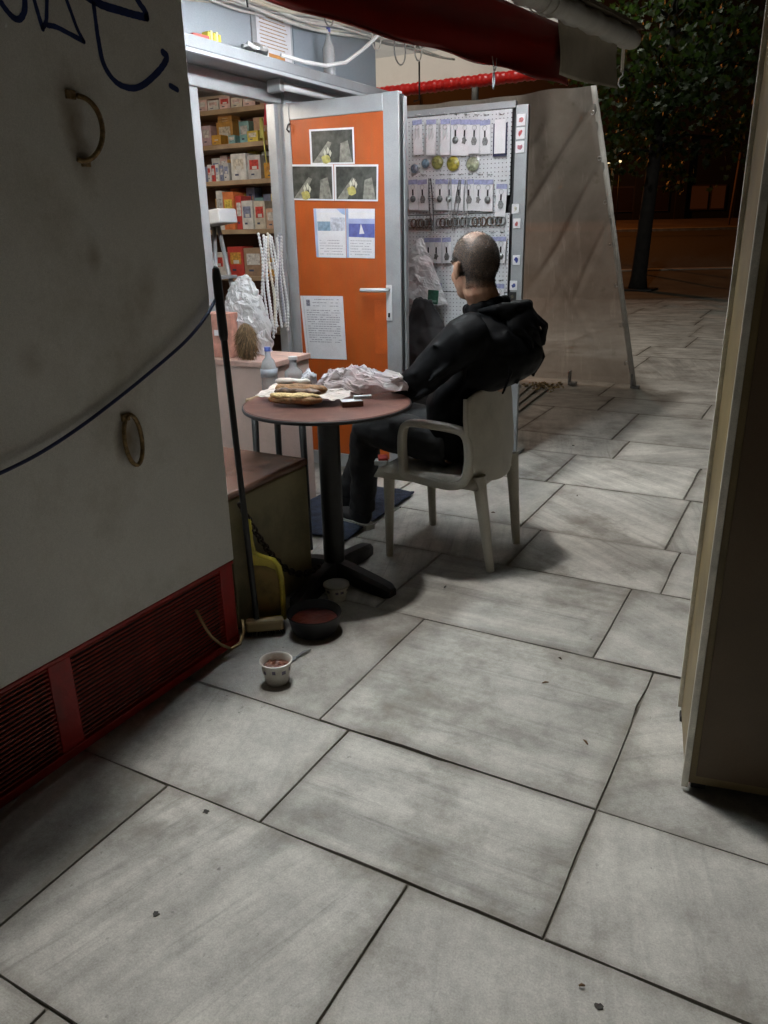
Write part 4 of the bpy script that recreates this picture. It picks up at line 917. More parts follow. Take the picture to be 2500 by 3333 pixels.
# cables under the canopy
cbn = empty('cable_bundle', (-2.75, 4.2, 2.7), 'tangle of white cables under the awning above the cabinet', 'cables')
crd = random.Random(9)
M_cab = [mat('cable_white', (.60, .60, .57), .5, dirt=GRIME, dirt_amt=.4), mat('cable_grey', (.30, .30, .29), .5), mat('cable_cream', (.52, .49, .40), .5), M_black]
for k in range(14):
    x0 = -2.865+.012*(k % 5); z0 = 2.555+.014*(k % 4); ph = crd.uniform(0, 6); pts = []
    y0 = 3.0+.12*(k % 3); y1 = crd.uniform(4.7, 6.2); am = crd.uniform(.008, .026)
    for j in range(26):
        t = j/25; yy = y0+(y1-y0)*t
        pts.append((x0+.10*t+.02*math.sin(t*7+ph), yy, z0+.15*t**.8+am*math.sin(t*(5+k % 4)*1.8+ph)-.03*math.sin(math.pi*t)*(k % 2)))
    MB().tube(pts, crd.choice([.004, .005, .007, .009]), 6).build('cable', M_cab[[0, 0, 2, 1, 0, 2, 0][k % 7]], cbn, True)
for k, (y0, r) in enumerate(((4.9, .06), (5.2, .08), (5.45, .05), (4.3, .05))):
    MB().tube([(-2.72+.01*k, y0+r*math.sin(a*.39), 2.70-r*.9+r*math.cos(a*.39)*1.1) for a in range(17)], .005, 6).build('cable_loop', M_cab[k % 2], cbn, True)
cd = MB().tube([(-2.72, 3.86, 2.392), (-2.70, 4.05, 2.385), (-2.69, 4.25, 2.395), (-2.68, 4.45, 2.44), (-2.66, 4.62, 2.53), (-2.62, 4.78, 2.64), (-2.58, 4.92, 2.76)], .0105, 10).build('white_conduit', M_white, None, True)
tag(cd, 'thick white conduit curving up from ledge to awning', 'conduit')
hw = MB().tube([(-2.74, 3.62, 2.76), (-2.74, 3.62, 2.60), (-2.74, 3.623, 2.565)], .005, 6).build('hanging_wire', M_blackmetal, None, True); tag(hw, 'short black wire hanging in front of the pale cabinet panel', 'wire')
# ------------------------------------------------------------------ round table
TC = Vector((-1.79, 2.73, 0)); TZ = .825
tb_ = empty('round_table', TC, 'round red topped table on black pedestal with four feet', 'table')
MB().lathe([(0, TZ-.0165), (.349, TZ-.0165), (.353, TZ-.004), (.349, TZ), (0, TZ)], TC, 64).build('tabletop', mat('red_laminate', (.13, .052, .038), .4, var=.3, scale=10, dirt=(.28, .16, .12), dirt_amt=.5, dirt_scale=12), tb_, True, 40)
MB().lathe([(.25, TZ-.022), (.356, TZ-.018), (.359, TZ-.010), (.357, TZ-.003), (.3535, TZ-.0035)], TC, 64).build('rim', M_black, tb_, True)
MB().b2(TC.x-.13, TC.x+.13, TC.y-.025, TC.y+.025, TZ-.045, TZ-.0215, .006).build('bracket', M_blackmetal, tb_)
MB().tube([TC+Vector((0, 0, .06)), TC+Vector((0, 0, TZ-.052))], .048, 20).build('column', M_blackmetal, tb_, True, 40)
for end in ((-1.465, 2.685), (-1.815, 3.085), (-1.775, 2.385), (-2.14, 2.75)):
    d = Vector((end[0], end[1], 0))-TC; L_ = d.length; d.normalize(); nrm = Vector((-d.y, d.x, 0)); s = MB(); secs = []
    for (t, w_, h0, h1) in ((0, .042, .03, .105), (.3, .040, .022, .095), (.75, .038, .004, .068), (.93, .036, .001, .056), (1.0, .024, .004, .040)):
        c = TC+d*L_*t; secs.append([s.bm.verts.new(c+nrm*a*w_+Vector((0, 0, z))) for a, z in ((-1, h0), (1, h0), (1, h1*.75), (.6, h1), (-.6, h1), (-1, h1*.75))])
    for a, b in zip(secs, secs[1:]):
        for k in range(6): s.bm.faces.new((a[k], a[(k+1) % 6], b[(k+1) % 6], b[k]))
    s.bm.faces.new(secs[0]); s.bm.faces.new(secs[-1])
    s.build('foot', M_blackmetal, tb_, True, 35)
# ------------------------------------------------------------------ on the table
M_crust = mat('bread_crust', (.30, .15, .055), .6, var=.5, scale=40, bump=.5, bscale=60)
M_crumb = mat('bread_crumb', (.58, .42, .19), .8, var=.25, scale=60, bump=.6, bscale=120)
M_filling = mat('sandwich_filling', (.13, .065, .03), .5, var=.7, scale=60, bump=.6)
M_wrap = mat('food_paper', (.66, .58, .52), .6, var=.25, scale=14, dirt=(.5, .22, .16), dirt_amt=.5, dirt_scale=14)
sw = empty('sandwich', (-1.88, 2.62, TZ), 'open baguette sandwich lying near the table edge', 'sandwich')
ax = Vector((.96, .28, 0)).normalized(); rot_s = Matrix.Rotation(math.atan2(ax.y, ax.x), 3, 'Z')
def loaf(c, L_, w_, h, m, name, parent, seed, bend=.0):
    s = MB(); import mathutils
    def ff(u, v):
        t = u*2-1; prof_ = (1-abs(t)**4)**.5 if abs(t) < 1 else 0
        a = 2*math.pi*v; p = Vector((t*L_/2, w_/2*prof_*math.cos(a)+bend*t*t, h/2*prof_*math.sin(a)))
        p += mathutils.noise.noise_vector(p*22+Vector((seed, 0, 0)))*.007 + mathutils.noise.turbulence_vector(p*60+Vector((seed, 0, 0)), 2, True)*.003
        return tuple(rot_s @ p + Vector(c))
    s.grid(ff, 26, 18); bmesh.ops.remove_doubles(s.bm, verts=s.bm.verts[:], dist=.0004)
    return s.build(name, m, parent, True)
loaf((-1.865, 2.605, TZ+.028), .235, .062, .044, M_crust, 'lower_crust', sw, 1)
loaf((-1.865, 2.603, TZ+.043), .222, .052, .024, M_crumb, 'crumb', sw, 2)
loaf((-1.875, 2.655, TZ+.060), .235, .056, .046, M_crust, 'upper_crust', sw, 3, .01)
loaf((-1.87, 2.63, TZ+.055), .215, .040, .030, M_filling, 'filling', sw, 4)
loaf((-1.92, 2.67, TZ+.088), .16, .035, .03, M_wrap, 'paper_fold', sw, 6)
wp = empty('sandwich_paper', (-1.95, 2.68, TZ), 'crumpled sandwich paper under the baguette', 'paper')
crumple('paper', M_wrap, wp, lambda u, v: (-2.08+.36*u, 2.60+.17*v+.10*u*.5, TZ+.022+.03*math.sin(u*5)*math.sin(v*4)*.4+.03*(1-u)*v), 30, 20, .011, 4, 20)
nb = empty('crumpled_bag', (-1.72, 2.90, TZ), 'crumpled white and pink plastic bag at the far table edge', 'plastic bag')
M_pinkbag = mat('white_pink_bag', (.68, .62, .62), .35, var=.2, scale=14, dirt=(.50, .19, .16), dirt_amt=.8, dirt_scale=10, bump=.3, bscale=40)
def nbf(u, v):
    a = 6.283*u; r = math.sin(math.pi*v*.5); tp_ = (abs(math.cos(a)))**3*(1 if math.cos(a) > 0 else 0)
    return (-1.77+(.19+.05*tp_)*r*math.cos(a), 2.90+.10*r*math.sin(a)+.02*math.cos(a), TZ+.10-.088*(1-math.cos(math.pi*v*.5)))
crumple('bag', translucent(M_pinkbag, (.7, .62, .60), .3), nb, nbf, 46, 18, .030, 6, 15)
tn = empty('crumpled_napkin', (-1.93, 2.83, TZ), 'small white crumpled napkin behind the sandwich', 'napkin')
crumple('napkin', M_paper, tn, lambda u, v: (-1.945+.035*math.sin(math.pi*v)*math.cos(6.283*u), 2.80+.035*math.sin(math.pi*v)*math.sin(6.283*u), TZ+.055+.05*math.cos(math.pi*v)), 20, 14, .016, 9, 24)
ck = empty('cigarette_pack', (-1.65, 2.70, TZ), 'small brown and white cigarette pack on the table', 'cigarette pack')
rk = Matrix.Rotation(R_(40), 3, 'Z')
MB().box((-1.652, 2.705, TZ+.0125), (.088, .055, .022), rk, .002).build('pack', mat('brown_pack', (.16, .075, .05), .4, var=.3), ck)
MB().box((-1.654, 2.703, TZ+.0246), (.086, .053, .001), rk).build('pack_top', M_paper, ck)
MB().box((-1.622, 2.742, TZ+.034), (.075, .02, .012), rk, .002).build('pack_lid', M_white, ck)
# bottles on a small stool behind the table
st_ = empty('stool', (-2.26, 3.06, 0), 'small dark wooden stool behind the round table', 'stool')
BZ = .745
MB().box((-2.25, 3.08, BZ-.015), (.34, .24, .03), None, .006).build('seat', M_wood, st_)
for dx in (-.14, .14):
    for dy in (-.09, .09): MB().tube([(-2.25+dx*1.1, 3.08+dy*1.1, 0), (-2.25+dx, 3.08+dy, BZ-.031)], [.014, .018], 8).build('leg', M_blackmetal, st_, True)
M_water = M_clear
for (p, lab, capc) in (((-2.33, 3.05), 'clear water bottle with blue cap behind the table', (.10, .16, .5)), ((-2.205, 3.08), 'shorter clear bottle with white cap beside the blue capped one', (.72, .73, .74))):
    e = empty('water_bottle', (p[0], p[1], BZ), lab, 'bottle', 'clear bottles behind the table'); blue = capc[0] < .5; k = 1.0 if blue else .92
    prof_ = [(0, .001), (.034, .001), (.038, .008), (.037, .03), (.039, .034), (.037, .05), (.039, .056), (.037, .075), (.039, .082), (.038, .12), (.028, .15), (.014, .165), (.0135, .19), (0, .19)]
    if not blue: prof_ = [(0, .001), (.040, .001), (.045, .008), (.045, .115), (.042, .13), (.018, .15), (.0175, .185), (0, .185)]
    ks_ = 1.17 if blue else 1.0
    prof_ = [(a*(1.05 if blue else 1), z*ks_) for a, z in prof_]
    MB().lathe(prof_, (p[0], p[1], BZ+.001), 24).build('body', M_clear, e, True)
    MB().lathe([(0, 0), (.0155, 0), (.0155, .016), (.014, .019), (0, .019)] if blue else [(0, 0), (.022, 0), (.022, .014), (0, .015)], (p[0], p[1], BZ+.188*(1.17 if blue else .97)+.004), 18).build('cap', mat('cap_blue' if blue else 'cap_white', capc, .4), e, True, 40)
    if blue: MB().lathe([(.0416, .10), (.0418, .10), (.0418, .14), (.0416, .14)], (p[0], p[1], BZ+.001), 24).build('paper_band', mat('band_clear', (.55, .6, .68), .4, alpha=.55), e, True)
# ------------------------------------------------------------------ plastic armchair
M_chair = mat('taupe_plastic', (.50, .475, .41), .5, var=.12, scale=5, dirt=GRIME, dirt_amt=.3, dirt_scale=6)
chr_ = empty('armchair', (-1.45, 3.33, 0), 'taupe moulded plastic armchair the man sits on', 'chair')
def leg(p0, p1, r0, r1):
    MB().tube([Vector(p0), Vector(p0).lerp(Vector(p1), .5), Vector(p1)], [r0, (r0+r1)/2, r1], 12).build('leg', M_chair, chr_, True, 50)
leg((-1.697, 3.085, 0), (-1.700, 3.10, .43), .0185, .028); leg((-1.690, 3.565, 0), (-1.700, 3.55, .43), .0185, .028)
leg((-1.188, 3.130, 0), (-1.250, 3.115, .46), .0195, .032); leg((-1.195, 3.505, 0), (-1.250, 3.545, .46), .0195, .032)
def seatf(u, v):
    x = -1.765+.53*u; yy = 3.065+.53*v; edge = max(abs(u*2-1), abs(v*2-1))
    z = .455-.012*math.cos((v-.5)*math.pi)*math.sin(math.pi*min(1, u*1.1)) - (.05 if edge > .999 else (.010 if edge > .93 else 0))
    return (x, yy, z)
o = MB().grid(seatf, 30, 30).build('seat', M_chair, chr_, True); o.modifiers.new('t', 'SOLIDIFY').thickness = .008
for yy, sg in ((3.082, 1), (3.578, -1)):
    P = [(-1.615, .47), (-1.622, .60), (-1.608, .668), (-1.575, .684), (-1.44, .680), (-1.335, .672), (-1.296, .655), (-1.282, .60), (-1.280, .50), (-1.295, .435), (-1.345, .405), (-1.45, .412), (-1.58, .425), (-1.612, .44)]
    s = MB(); n = len(P); rings = []
    for i in range(n):
        a = Vector(P[i-1]); b = Vector(P[(i+1) % n]); t = (b-a).normalized(); nn = Vector((-t.y, t.x)); c = Vector(P[i])
        hw_ = .018 if i in (0, 1, 2, 3, 4, 5) else .022; dp = .026
        rings.append([s.bm.verts.new((c.x+nn.x*q*hw_, yy+r_*dp, c.y+nn.y*q*hw_)) for q, r_ in ((-1, -.7), (-.7, -1), (.7, -1), (1, -.7), (1, .7), (.7, 1), (-.7, 1), (-1, .7))])
    for i in range(n):
        a, b = rings[i], rings[(i+1) % n]
        for k in range(8): s.bm.faces.new((a[k], a[(k+1) % 8], b[(k+1) % 8], b[k]))
    o = s.build('arm_frame', M_chair, chr_, True); md = o.modifiers.new('s', 'SUBSURF'); md.levels = 2; md.render_levels = 2
def backf(u, v):
    w_ = .262 - .03*max(0, v-.75)/.25*.6 - .06*max(0, .2-v)/.2; yy = 3.33+(u*2-1)*w_
    c = 1-(u*2-1)**2; zt = .405+.435*v
    top = .03*(1-abs(u*2-1)**6)*(1 if v > .98 else 0)*0
    return (-1.268+.055*c**.7-.0*v-.030*v, yy, zt + .010*c*v - .03*(abs(u*2-1)**8)*v + .035*(1-v)*(1-c))
o = MB().grid(backf, 36, 24).build('backrest', M_chair, chr_, True); md = o.modifiers.new('t', 'SOLIDIFY'); md.thickness = .014; md.offset = 0
for uu in (0, 1):
    MB().tube([Vector(backf(uu, v/16))+Vector((-.006, 0, 0)) for v in range(17)], .014, 8).build('back_flange', M_chair, chr_, True)
# ------------------------------------------------------------------ person
pn = empty('person', (-1.42, 3.33, 0), 'balding man in black hooded jacket sitting with his back turned', 'person')
M_skin = mat('skin', (.42, .235, .15), .5, var=.12, scale=18, bump=.12, bscale=120)
M_jacket = mat('black_jacket', (.0032, .0034, .0042), .6, var=.3, scale=8, bump=.18, bscale=24, spec=.1)
M_trouser = mat('black_trousers', (.006, .006, .007), .8, var=.3, scale=20)
HC = Vector((-1.352, 3.262, 1.352)); face = R_(148)
RH = Matrix.Rotation(face, 3, 'Z') @ Matrix.Rotation(R_(3), 3, 'Y')
S = 1.17
def hp_(x, y, z): return HC + RH @ Vector((x*S, y*S, z*S))
def he_(s, c, r, rot=None): s.ell(hp_(*c), (r[0]*S, r[1]*S, r[2]*S), RH if rot is None else RH @ rot, 24)
def body_mesh():
    s = MB()
    he_(s, (-.010, 0, .028), (.098, .077, .092)); he_(s, (-.028, 0, .018), (.078, .074, .085)); he_(s, (.028, 0, -.035), (.066, .060, .082))
    he_(s, (.048, 0, -.088), (.040, .038, .032)); he_(s, (.066, 0, -.098), (.022, .024, .020)); he_(s, (.078, 0, .018), (.020, .048, .018))
    he_(s, (.055, .034, -.035), (.03, .024, .028)); he_(s, (.055, -.034, -.035), (.03, .024, .028))
    s.tube([hp_(.085, 0, .012), hp_(.108, 0, -.022), hp_(.100, 0, -.036)], [.008, .0165, .012], 10)
    he_(s, (.088, 0, -.062), (.014, .024, .007)); he_(s, (.087, 0, -.073), (.013, .020, .007))
    for q in (-1, 1):   # ears
        he_(s, (-.006, q*.080, -.012), (.017, .008, .030), Matrix.Rotation(R_(-12), 3, 'Y') @ Matrix.Rotation(R_(q*22), 3, 'Z'))
        he_(s, (-.016, q*.086, .000), (.010, .006, .022), Matrix.Rotation(R_(-12), 3, 'Y') @ Matrix.Rotation(R_(q*22), 3, 'Z')); he_(s, (.002, q*.080, -.036), (.009, .006, .011))
    s.tube([hp_(-.022, 0, -.02), hp_(-.030, 0, -.08), (-1.30, 3.30, 1.17), (-1.28, 3.32, 1.08)], [.060*S, .060*S, .070, .085], 18)
    # trunk and limbs under the clothes
    s.tube([(-1.28, 3.32, 1.10), (-1.29, 3.33, .95), (-1.42, 3.33, .72), (-1.43, 3.33, .56)], [.12, .13, .12, .12], 16)
    for (a, b, c) in (((-1.30, 3.10, 1.10), (-1.50, 3.03, .87), (-1.745, 3.165, .745)), ((-1.27, 3.54, 1.10), (-1.46, 3.66, .86), (-1.72, 3.46, .755))):
        s.tube([(-1.28, 3.32, 1.06), (a[0], a[1], a[2]-.03), b, c], [.055, .045, .042, .032], 12)
    for (h_, k_, a_) in (((-1.42, 3.22, .55), (-1.90, 3.24, .59), (-2.00, 3.36, .12)), ((-1.42, 3.44, .55), (-1.97, 3.50, .59), (-2.21, 3.55, .12))):
        s.tube([h_, k_, a_], [.085, .065, .042], 12)
    # hands resting on the thighs, fingers curled
    for (wr, tip, sd) in (((-1.745, 3.165, .745), Vector((-.94, .30, -.16)), 1), ((-1.72, 3.46, .755), Vector((-.94, -.25, -.22)), -1)):
        w0 = Vector(wr); t = tip.normalized(); up_ = Vector((0, 0, 1)); nn = t.cross(up_).normalized()*sd   # towards the thumb
        up2 = nn.cross(t).normalized()*sd
        s.tube([w0, w0+t*.045, w0+t*.095], [.030, .036, .034], 10); s.ell(w0+t*.06, (.050, .044, .019), Matrix((t, nn, t.cross(nn))).transposed(), 14)
        for i, (o_, L_) in enumerate(((.033, .074), (.012, .084), (-.010, .078), (-.031, .060))):
            b = w0+t*.095+nn*o_
            s.tube([b-t*.02, b+t*L_*.35+up2*.004, b+t*L_*.72-up2*.012, b+t*L_*.95-up2*.034], [.0105, .0098, .0088, .0074], 8)
        b = w0+t*.03+nn*.036
        s.tube([b-nn*.012, b+t*.03+nn*.018, b+t*.062+nn*.020-up2*.012], [.0125, .0112, .009], 8)
    return s.build('body', M_skin, pn, True)
bd = baked(body_mesh(), [('REMESH', dict(mode='VOXEL', voxel_size=.0042)), ('SMOOTH', dict(factor=.5, iterations=6))])
# skin: pinker cheeks and ears, grey stubble shadow at jaw
def head_mat():
    m = bpy.data.materials.new('head_skin'); m.use_nodes = True; n = m.node_tree.nodes; l = m.node_tree.links; b = n['Principled BSDF']
    tc = n.new('ShaderNodeTexCoord'); nz = n.new('ShaderNodeTexNoise'); nz.inputs['Scale'].default_value = 26; nz.inputs['Detail'].default_value = 6; l.new(tc.outputs['Object'], nz.inputs['Vector'])
    cr = n.new('ShaderNodeValToRGB'); cr.color_ramp.elements[0].position = .35; cr.color_ramp.elements[0].color = (.36, .185, .115, 1); cr.color_ramp.elements[1].position = .68; cr.color_ramp.elements[1].color = (.50, .30, .205, 1)
    l.new(nz.outputs['Fac'], cr.inputs[0]); b.inputs['Roughness'].default_value = .5
    at = n.new('ShaderNodeAttribute'); at.attribute_name = 'hair_cover'; mx = n.new('ShaderNodeMix'); mx.data_type = 'RGBA'; mx.inputs['B'].default_value = (.075, .068, .062, 1)
    n3 = n.new('ShaderNodeTexNoise'); n3.inputs['Scale'].default_value = 260; n3.inputs['Detail'].default_value = 2; l.new(tc.outputs['Object'], n3.inputs['Vector'])
    mr = n.new('ShaderNodeMapRange'); mr.inputs[1].default_value = .35; mr.inputs[2].default_value = .65; mr.inputs[3].default_value = .55; mr.inputs[4].default_value = 1.0; l.new(n3.outputs['Fac'], mr.inputs[0])
    mu = n.new('ShaderNodeMath'); mu.operation = 'MULTIPLY'; l.new(at.outputs['Fac'], mu.inputs[0]); l.new(mr.outputs[0], mu.inputs[1])
    l.new(mu.outputs[0], mx.inputs['Factor']); l.new(cr.outputs[0], mx.inputs['A']); l.new(mx.outputs['Result'], b.inputs['Base Color'])
    n2 = n.new('ShaderNodeTexNoise'); n2.inputs['Scale'].default_value = 140; l.new(tc.outputs['Object'], n2.inputs['Vector'])
    bp = n.new('ShaderNodeBump'); bp.inputs['Strength'].default_value = .2; bp.inputs['Distance'].default_value = .003; l.new(n2.outputs['Fac'], bp.inputs['Height']); l.new(bp.outputs[0], b.inputs['Normal'])
    return m
bd.data.materials.clear(); bd.data.materials.append(head_mat())
for q in (-1, 1):
    MB().ell(hp_(.074, q*.031, .000), (.0125*S,)*3, None, 12).build('eye', M_white, pn, True)
    MB().tube([hp_(.086, q*.016, .022), hp_(.086, q*.034, .027), hp_(.074, q*.052, .020)], [.003, .005, .003], 6).build('eyebrow', M_black, pn, True)
# short cropped hair: dense at the back and sides, thin towards the bald crown
def hair():
    s = MB(); ra = random.Random(17); cnt = 0
    inv = RH.transposed()
    me = bd.data
    polys = [p for p in me.polygons if (Vector(p.center)+bd.location*0-HC).length < .21]
    W_ = bd.matrix_world
    for p in polys:
        c = Vector(p.center) + (bd.matrix_parent_inverse.to_translation() + pn.location)
        lc = inv @ (c-HC)/S
        x, yv, z = lc
        if z < -.075 or x > .052: continue
        if abs(yv) > .079 and z < .022 and x > -.03: continue            # ears
        if x > .0 and z < .02 and abs(yv) > .05 and x > .012-z*.4: continue   # cheek
        if z < -.03 and x > -.03: continue
        dens = 1.0
        crown = math.sqrt((max(0, x+.02)*.9)**2 + yv**2)
        if z > .07: dens = max(.3, min(1, (crown-.030)/.03)) if x > -.055 else .8
        if x > .02 and z > .05: dens *= .25
        k = int(dens*2.2 + ra.random())
        nrm = Vector(p.normal)
        for _ in range(k):
            d = (nrm*.8 + RH @ Vector((ra.uniform(-.5, .1), ra.uniform(-.2, .2), -.55+ra.uniform(-.3, .2)))).normalized()*ra.uniform(.005, .011)
            t = Vector((ra.uniform(-1, 1), ra.uniform(-1, 1), ra.uniform(-1, 1))).cross(d).normalized()*.0007
            b0 = c + Vector((ra.uniform(-1, 1), ra.uniform(-1, 1), ra.uniform(-1, 1)))*.002 - nrm*.001
            s.bm.faces.new([s.bm.verts.new(b0-t), s.bm.verts.new(b0+t), s.bm.verts.new(b0+d)]); cnt += 1
    print('hairs', cnt)
    me = bpy.data.meshes.new('hair'); s.bm.to_mesh(me); s.bm.free()
    me.materials.append(mat('dark_grey_hair', (.045, .040, .036), .55, var=.6, scale=90)); o = bpy.data.objects.new('hair', me); C.objects.link(o)
    o.parent = pn; o.matrix_parent_inverse = Matrix.Translation(-pn.location)
    return o
ca = bd.data.color_attributes.new('hair_cover', 'FLOAT_COLOR', 'POINT')
for v in bd.data.vertices:
    c = v.co + (bd.matrix_parent_inverse.to_translation() + pn.location); d_ = c-HC; h_ = 0
    if d_.length < .2:
        x, yv, z = RH.transposed() @ d_ / S
        ok = z > -.07 - max(0, .0)*0 and x < .05 and not (abs(yv) > .077 and z < .022 and x > -.03) and not (x > .0 and z < .02 and x > .012-z*.4) and not (z < -.03 and x > -.03)
        if ok:
            h_ = 1.0; cw = math.sqrt((max(0, x+.02)*.9)**2+yv**2)
            if z > .065 and x > -.06: h_ = min(1, max(.55, (cw-.025)/.035))
            if x > .02 and z > .045: h_ *= .6
            h_ *= min(1, (z+.07)/.02)
    ca.data[v.index].color = (h_, h_, h_, 1)
hair()
# jacket
def jacket():
    s = MB()
    def E(c, r, rot=None): s.ell(c, r, rot, 24)
    # trunk from hem to shoulders: one loft of elliptical sections, sagging over the chair top at the back
    secs = [(-1.43, .50, .140, .190), (-1.43, .56, .155, .200), (-1.43, .66, .155, .208), (-1.425, .76, .155, .212), (-1.395, .815, .150, .216), (-1.330, .855, .180, .222), (-1.275, .90, .188, .228), (-1.250, .95, .186, .234), (-1.245, 1.00, .180, .240), (-1.258, 1.07, .158, .238), (-1.275, 1.12, .130, .205), (-1.292, 1.16, .095, .140), (-1.30, 1.185, .080, .100)]
    rings = []
    for (x, z, rx, ry) in secs:
        rings.append([s.bm.verts.new((x+rx*math.cos(a)+ (.02 if math.cos(a) > .3 else 0)*math.sin((z-.75)*5)*0, 3.33+ry*math.sin(a), z)) for a in [6.28318*k/40 for k in range(40)]])
    for r0, r1 in zip(rings, rings[1:]):
        for k in range(40): s.bm.faces.new((r0[k], r0[(k+1) % 40], r1[(k+1) % 40], r1[k]))
    s.bm.faces.new(rings[0][::-1]); s.bm.faces.new(rings[-1])
    # collar ring
    for k in range(14):
        a = 6.283*k/14; E((-1.308+.082*math.cos(a), 3.30+.088*math.sin(a), 1.185+.02*math.cos(a)), (.026, .026, .030))
    # arms
    s.tube([(-1.275, 3.15, 1.085), (-1.325, 3.085, 1.06), (-1.41, 3.05, .975), (-1.505, 3.03, .885), (-1.62, 3.085, .815), (-1.72, 3.145, .762)], [.095, .100, .086, .077, .064, .052], 18)
    s.tube([(-1.255, 3.50, 1.085), (-1.29, 3.57, 1.06), (-1.37, 3.635, .97), (-1.47, 3.665, .875), (-1.60, 3.58, .81), (-1.69, 3.48, .768)], [.10, .105, .096, .088, .072, .056], 18)
    # sleeve folds
    for (a, b, r) in (((-1.45, 2.985, .99), (-1.52, 3.06, .97), .014), ((-1.49, 2.955, .93), (-1.57, 3.03, .92), .015), ((-1.53, 2.96, .86), (-1.60, 3.04, .87), .014), ((-1.40, 2.965, 1.05), (-1.45, 3.06, 1.04), .012), ((-1.60, 3.02, .80), (-1.655, 3.10, .83), .012), ((-1.33, 2.99, .98), (-1.42, 2.95, .90), .013), ((-1.42, 2.975, .86), (-1.50, 2.955, .82), .014)):
        s.tube([a, tuple(Vector(a).lerp(Vector(b), .5)), b], [r*.5, r, r*.5], 8)
    # back folds running from shoulder to waist
    for (a, m_, b, r) in (((-1.16, 3.16, 1.10), (-1.105, 3.20, .98), (-1.13, 3.24, .86), .015), ((-1.14, 3.10, 1.02), (-1.12, 3.13, .93), (-1.16, 3.14, .83), .013), ((-1.13, 3.47, 1.05), (-1.085, 3.45, .95), (-1.12, 3.42, .86), .015), ((-1.30, 3.10, .98), (-1.30, 3.10, .90), (-1.36, 3.12, .80), .013)):
        s.tube([a, m_, b], [r*.5, r, r*.6], 8)
    return s.build('jacket', M_jacket, pn, True)
jk = baked(jacket(), [('REMESH', dict(mode='VOXEL', voxel_size=.0075)), ('SMOOTH', dict(factor=.5, iterations=12)), ('DISPLACE', dict(texture=cloud('crease', .11, 1), strength=.016, mid_level=.5, texture_coords='GLOBAL')), ('DISPLACE', dict(texture=cloud('wrinkle', .045, 1), strength=.003, mid_level=.5, texture_coords='GLOBAL'))])
def hood():
    s = MB()
    # bunched hood lying on the upper back: a drooping pouch with a rolled rim
    for (c, r) in (((-1.160, 3.34, 1.09), (.075, .150, .10)), ((-1.135, 3.37, 1.03), (.062, .12, .085)), ((-1.20, 3.25, 1.165), (.06, .06, .04)), ((-1.20, 3.42, 1.165), (.06, .06, .04))):
        s.ell(c, r, None, 24)
    s.tube([(-1.30, 3.20, 1.170), (-1.22, 3.19, 1.18), (-1.15, 3.26, 1.185), (-1.135, 3.34, 1.185), (-1.155, 3.42, 1.185), (-1.23, 3.46, 1.18), (-1.31, 3.43, 1.17)], [.016, .020, .024, .024, .024, .020, .016], 12)
    for (a, m_, b, r) in (((-1.15, 3.24, 1.15), (-1.075, 3.30, 1.09), (-1.075, 3.36, 1.00), .014), ((-1.13, 3.32, 1.17), (-1.06, 3.36, 1.10), (-1.065, 3.40, 1.01), .013), ((-1.12, 3.22, 1.10), (-1.075, 3.25, 1.05), (-1.085, 3.30, .98), .012), ((-1.14, 3.42, 1.16), (-1.07, 3.43, 1.10), (-1.075, 3.43, 1.02), .013)):
        s.tube([a, m_, b], [r*.6, r, r*.6], 8)
    return s.build('hood', M_jacket, pn, True)
baked(hood(), [('REMESH', dict(mode='VOXEL', voxel_size=.006)), ('SMOOTH', dict(factor=.5, iterations=12)), ('DISPLACE', dict(texture=cloud('crease2', .08, 1), strength=.010, mid_level=.5, texture_coords='GLOBAL'))])
def trousers():
    s = MB()
    s.ell((-1.43, 3.33, .555), (.155, .20, .095), None, 24)
    for (h_, k_, a_) in (((-1.43, 3.22, .555), (-1.905, 3.24, .595), (-2.005, 3.355, .115)), ((-1.43, 3.44, .555), (-1.975, 3.50, .595), (-2.215, 3.55, .115))):
        h_, k_, a_ = Vector(h_), Vector(k_), Vector(a_)
        s.tube([h_, h_.lerp(k_, .5), k_, k_.lerp(a_, .12), k_.lerp(a_, .5), k_.lerp(a_, .85), a_], [.105, .10, .085, .084, .072, .068, .072], 18)
    return s.build('trousers', M_trouser, pn, True)
baked(trousers(), [('REMESH', dict(mode='VOXEL', voxel_size=.009)), ('SMOOTH', dict(factor=.5, iterations=4)), ('DISPLACE', dict(texture=cloud('crease3', .08, 2), strength=.022, mid_level=.5, texture_coords='GLOBAL'))])
M_sole = mat('white_rubber', (.66, .65, .60), .6, var=.2, dirt=GRIME, dirt_amt=.4, dirt_scale=20)
M_shoe = mat('black_canvas', (.012, .012, .013), .7)
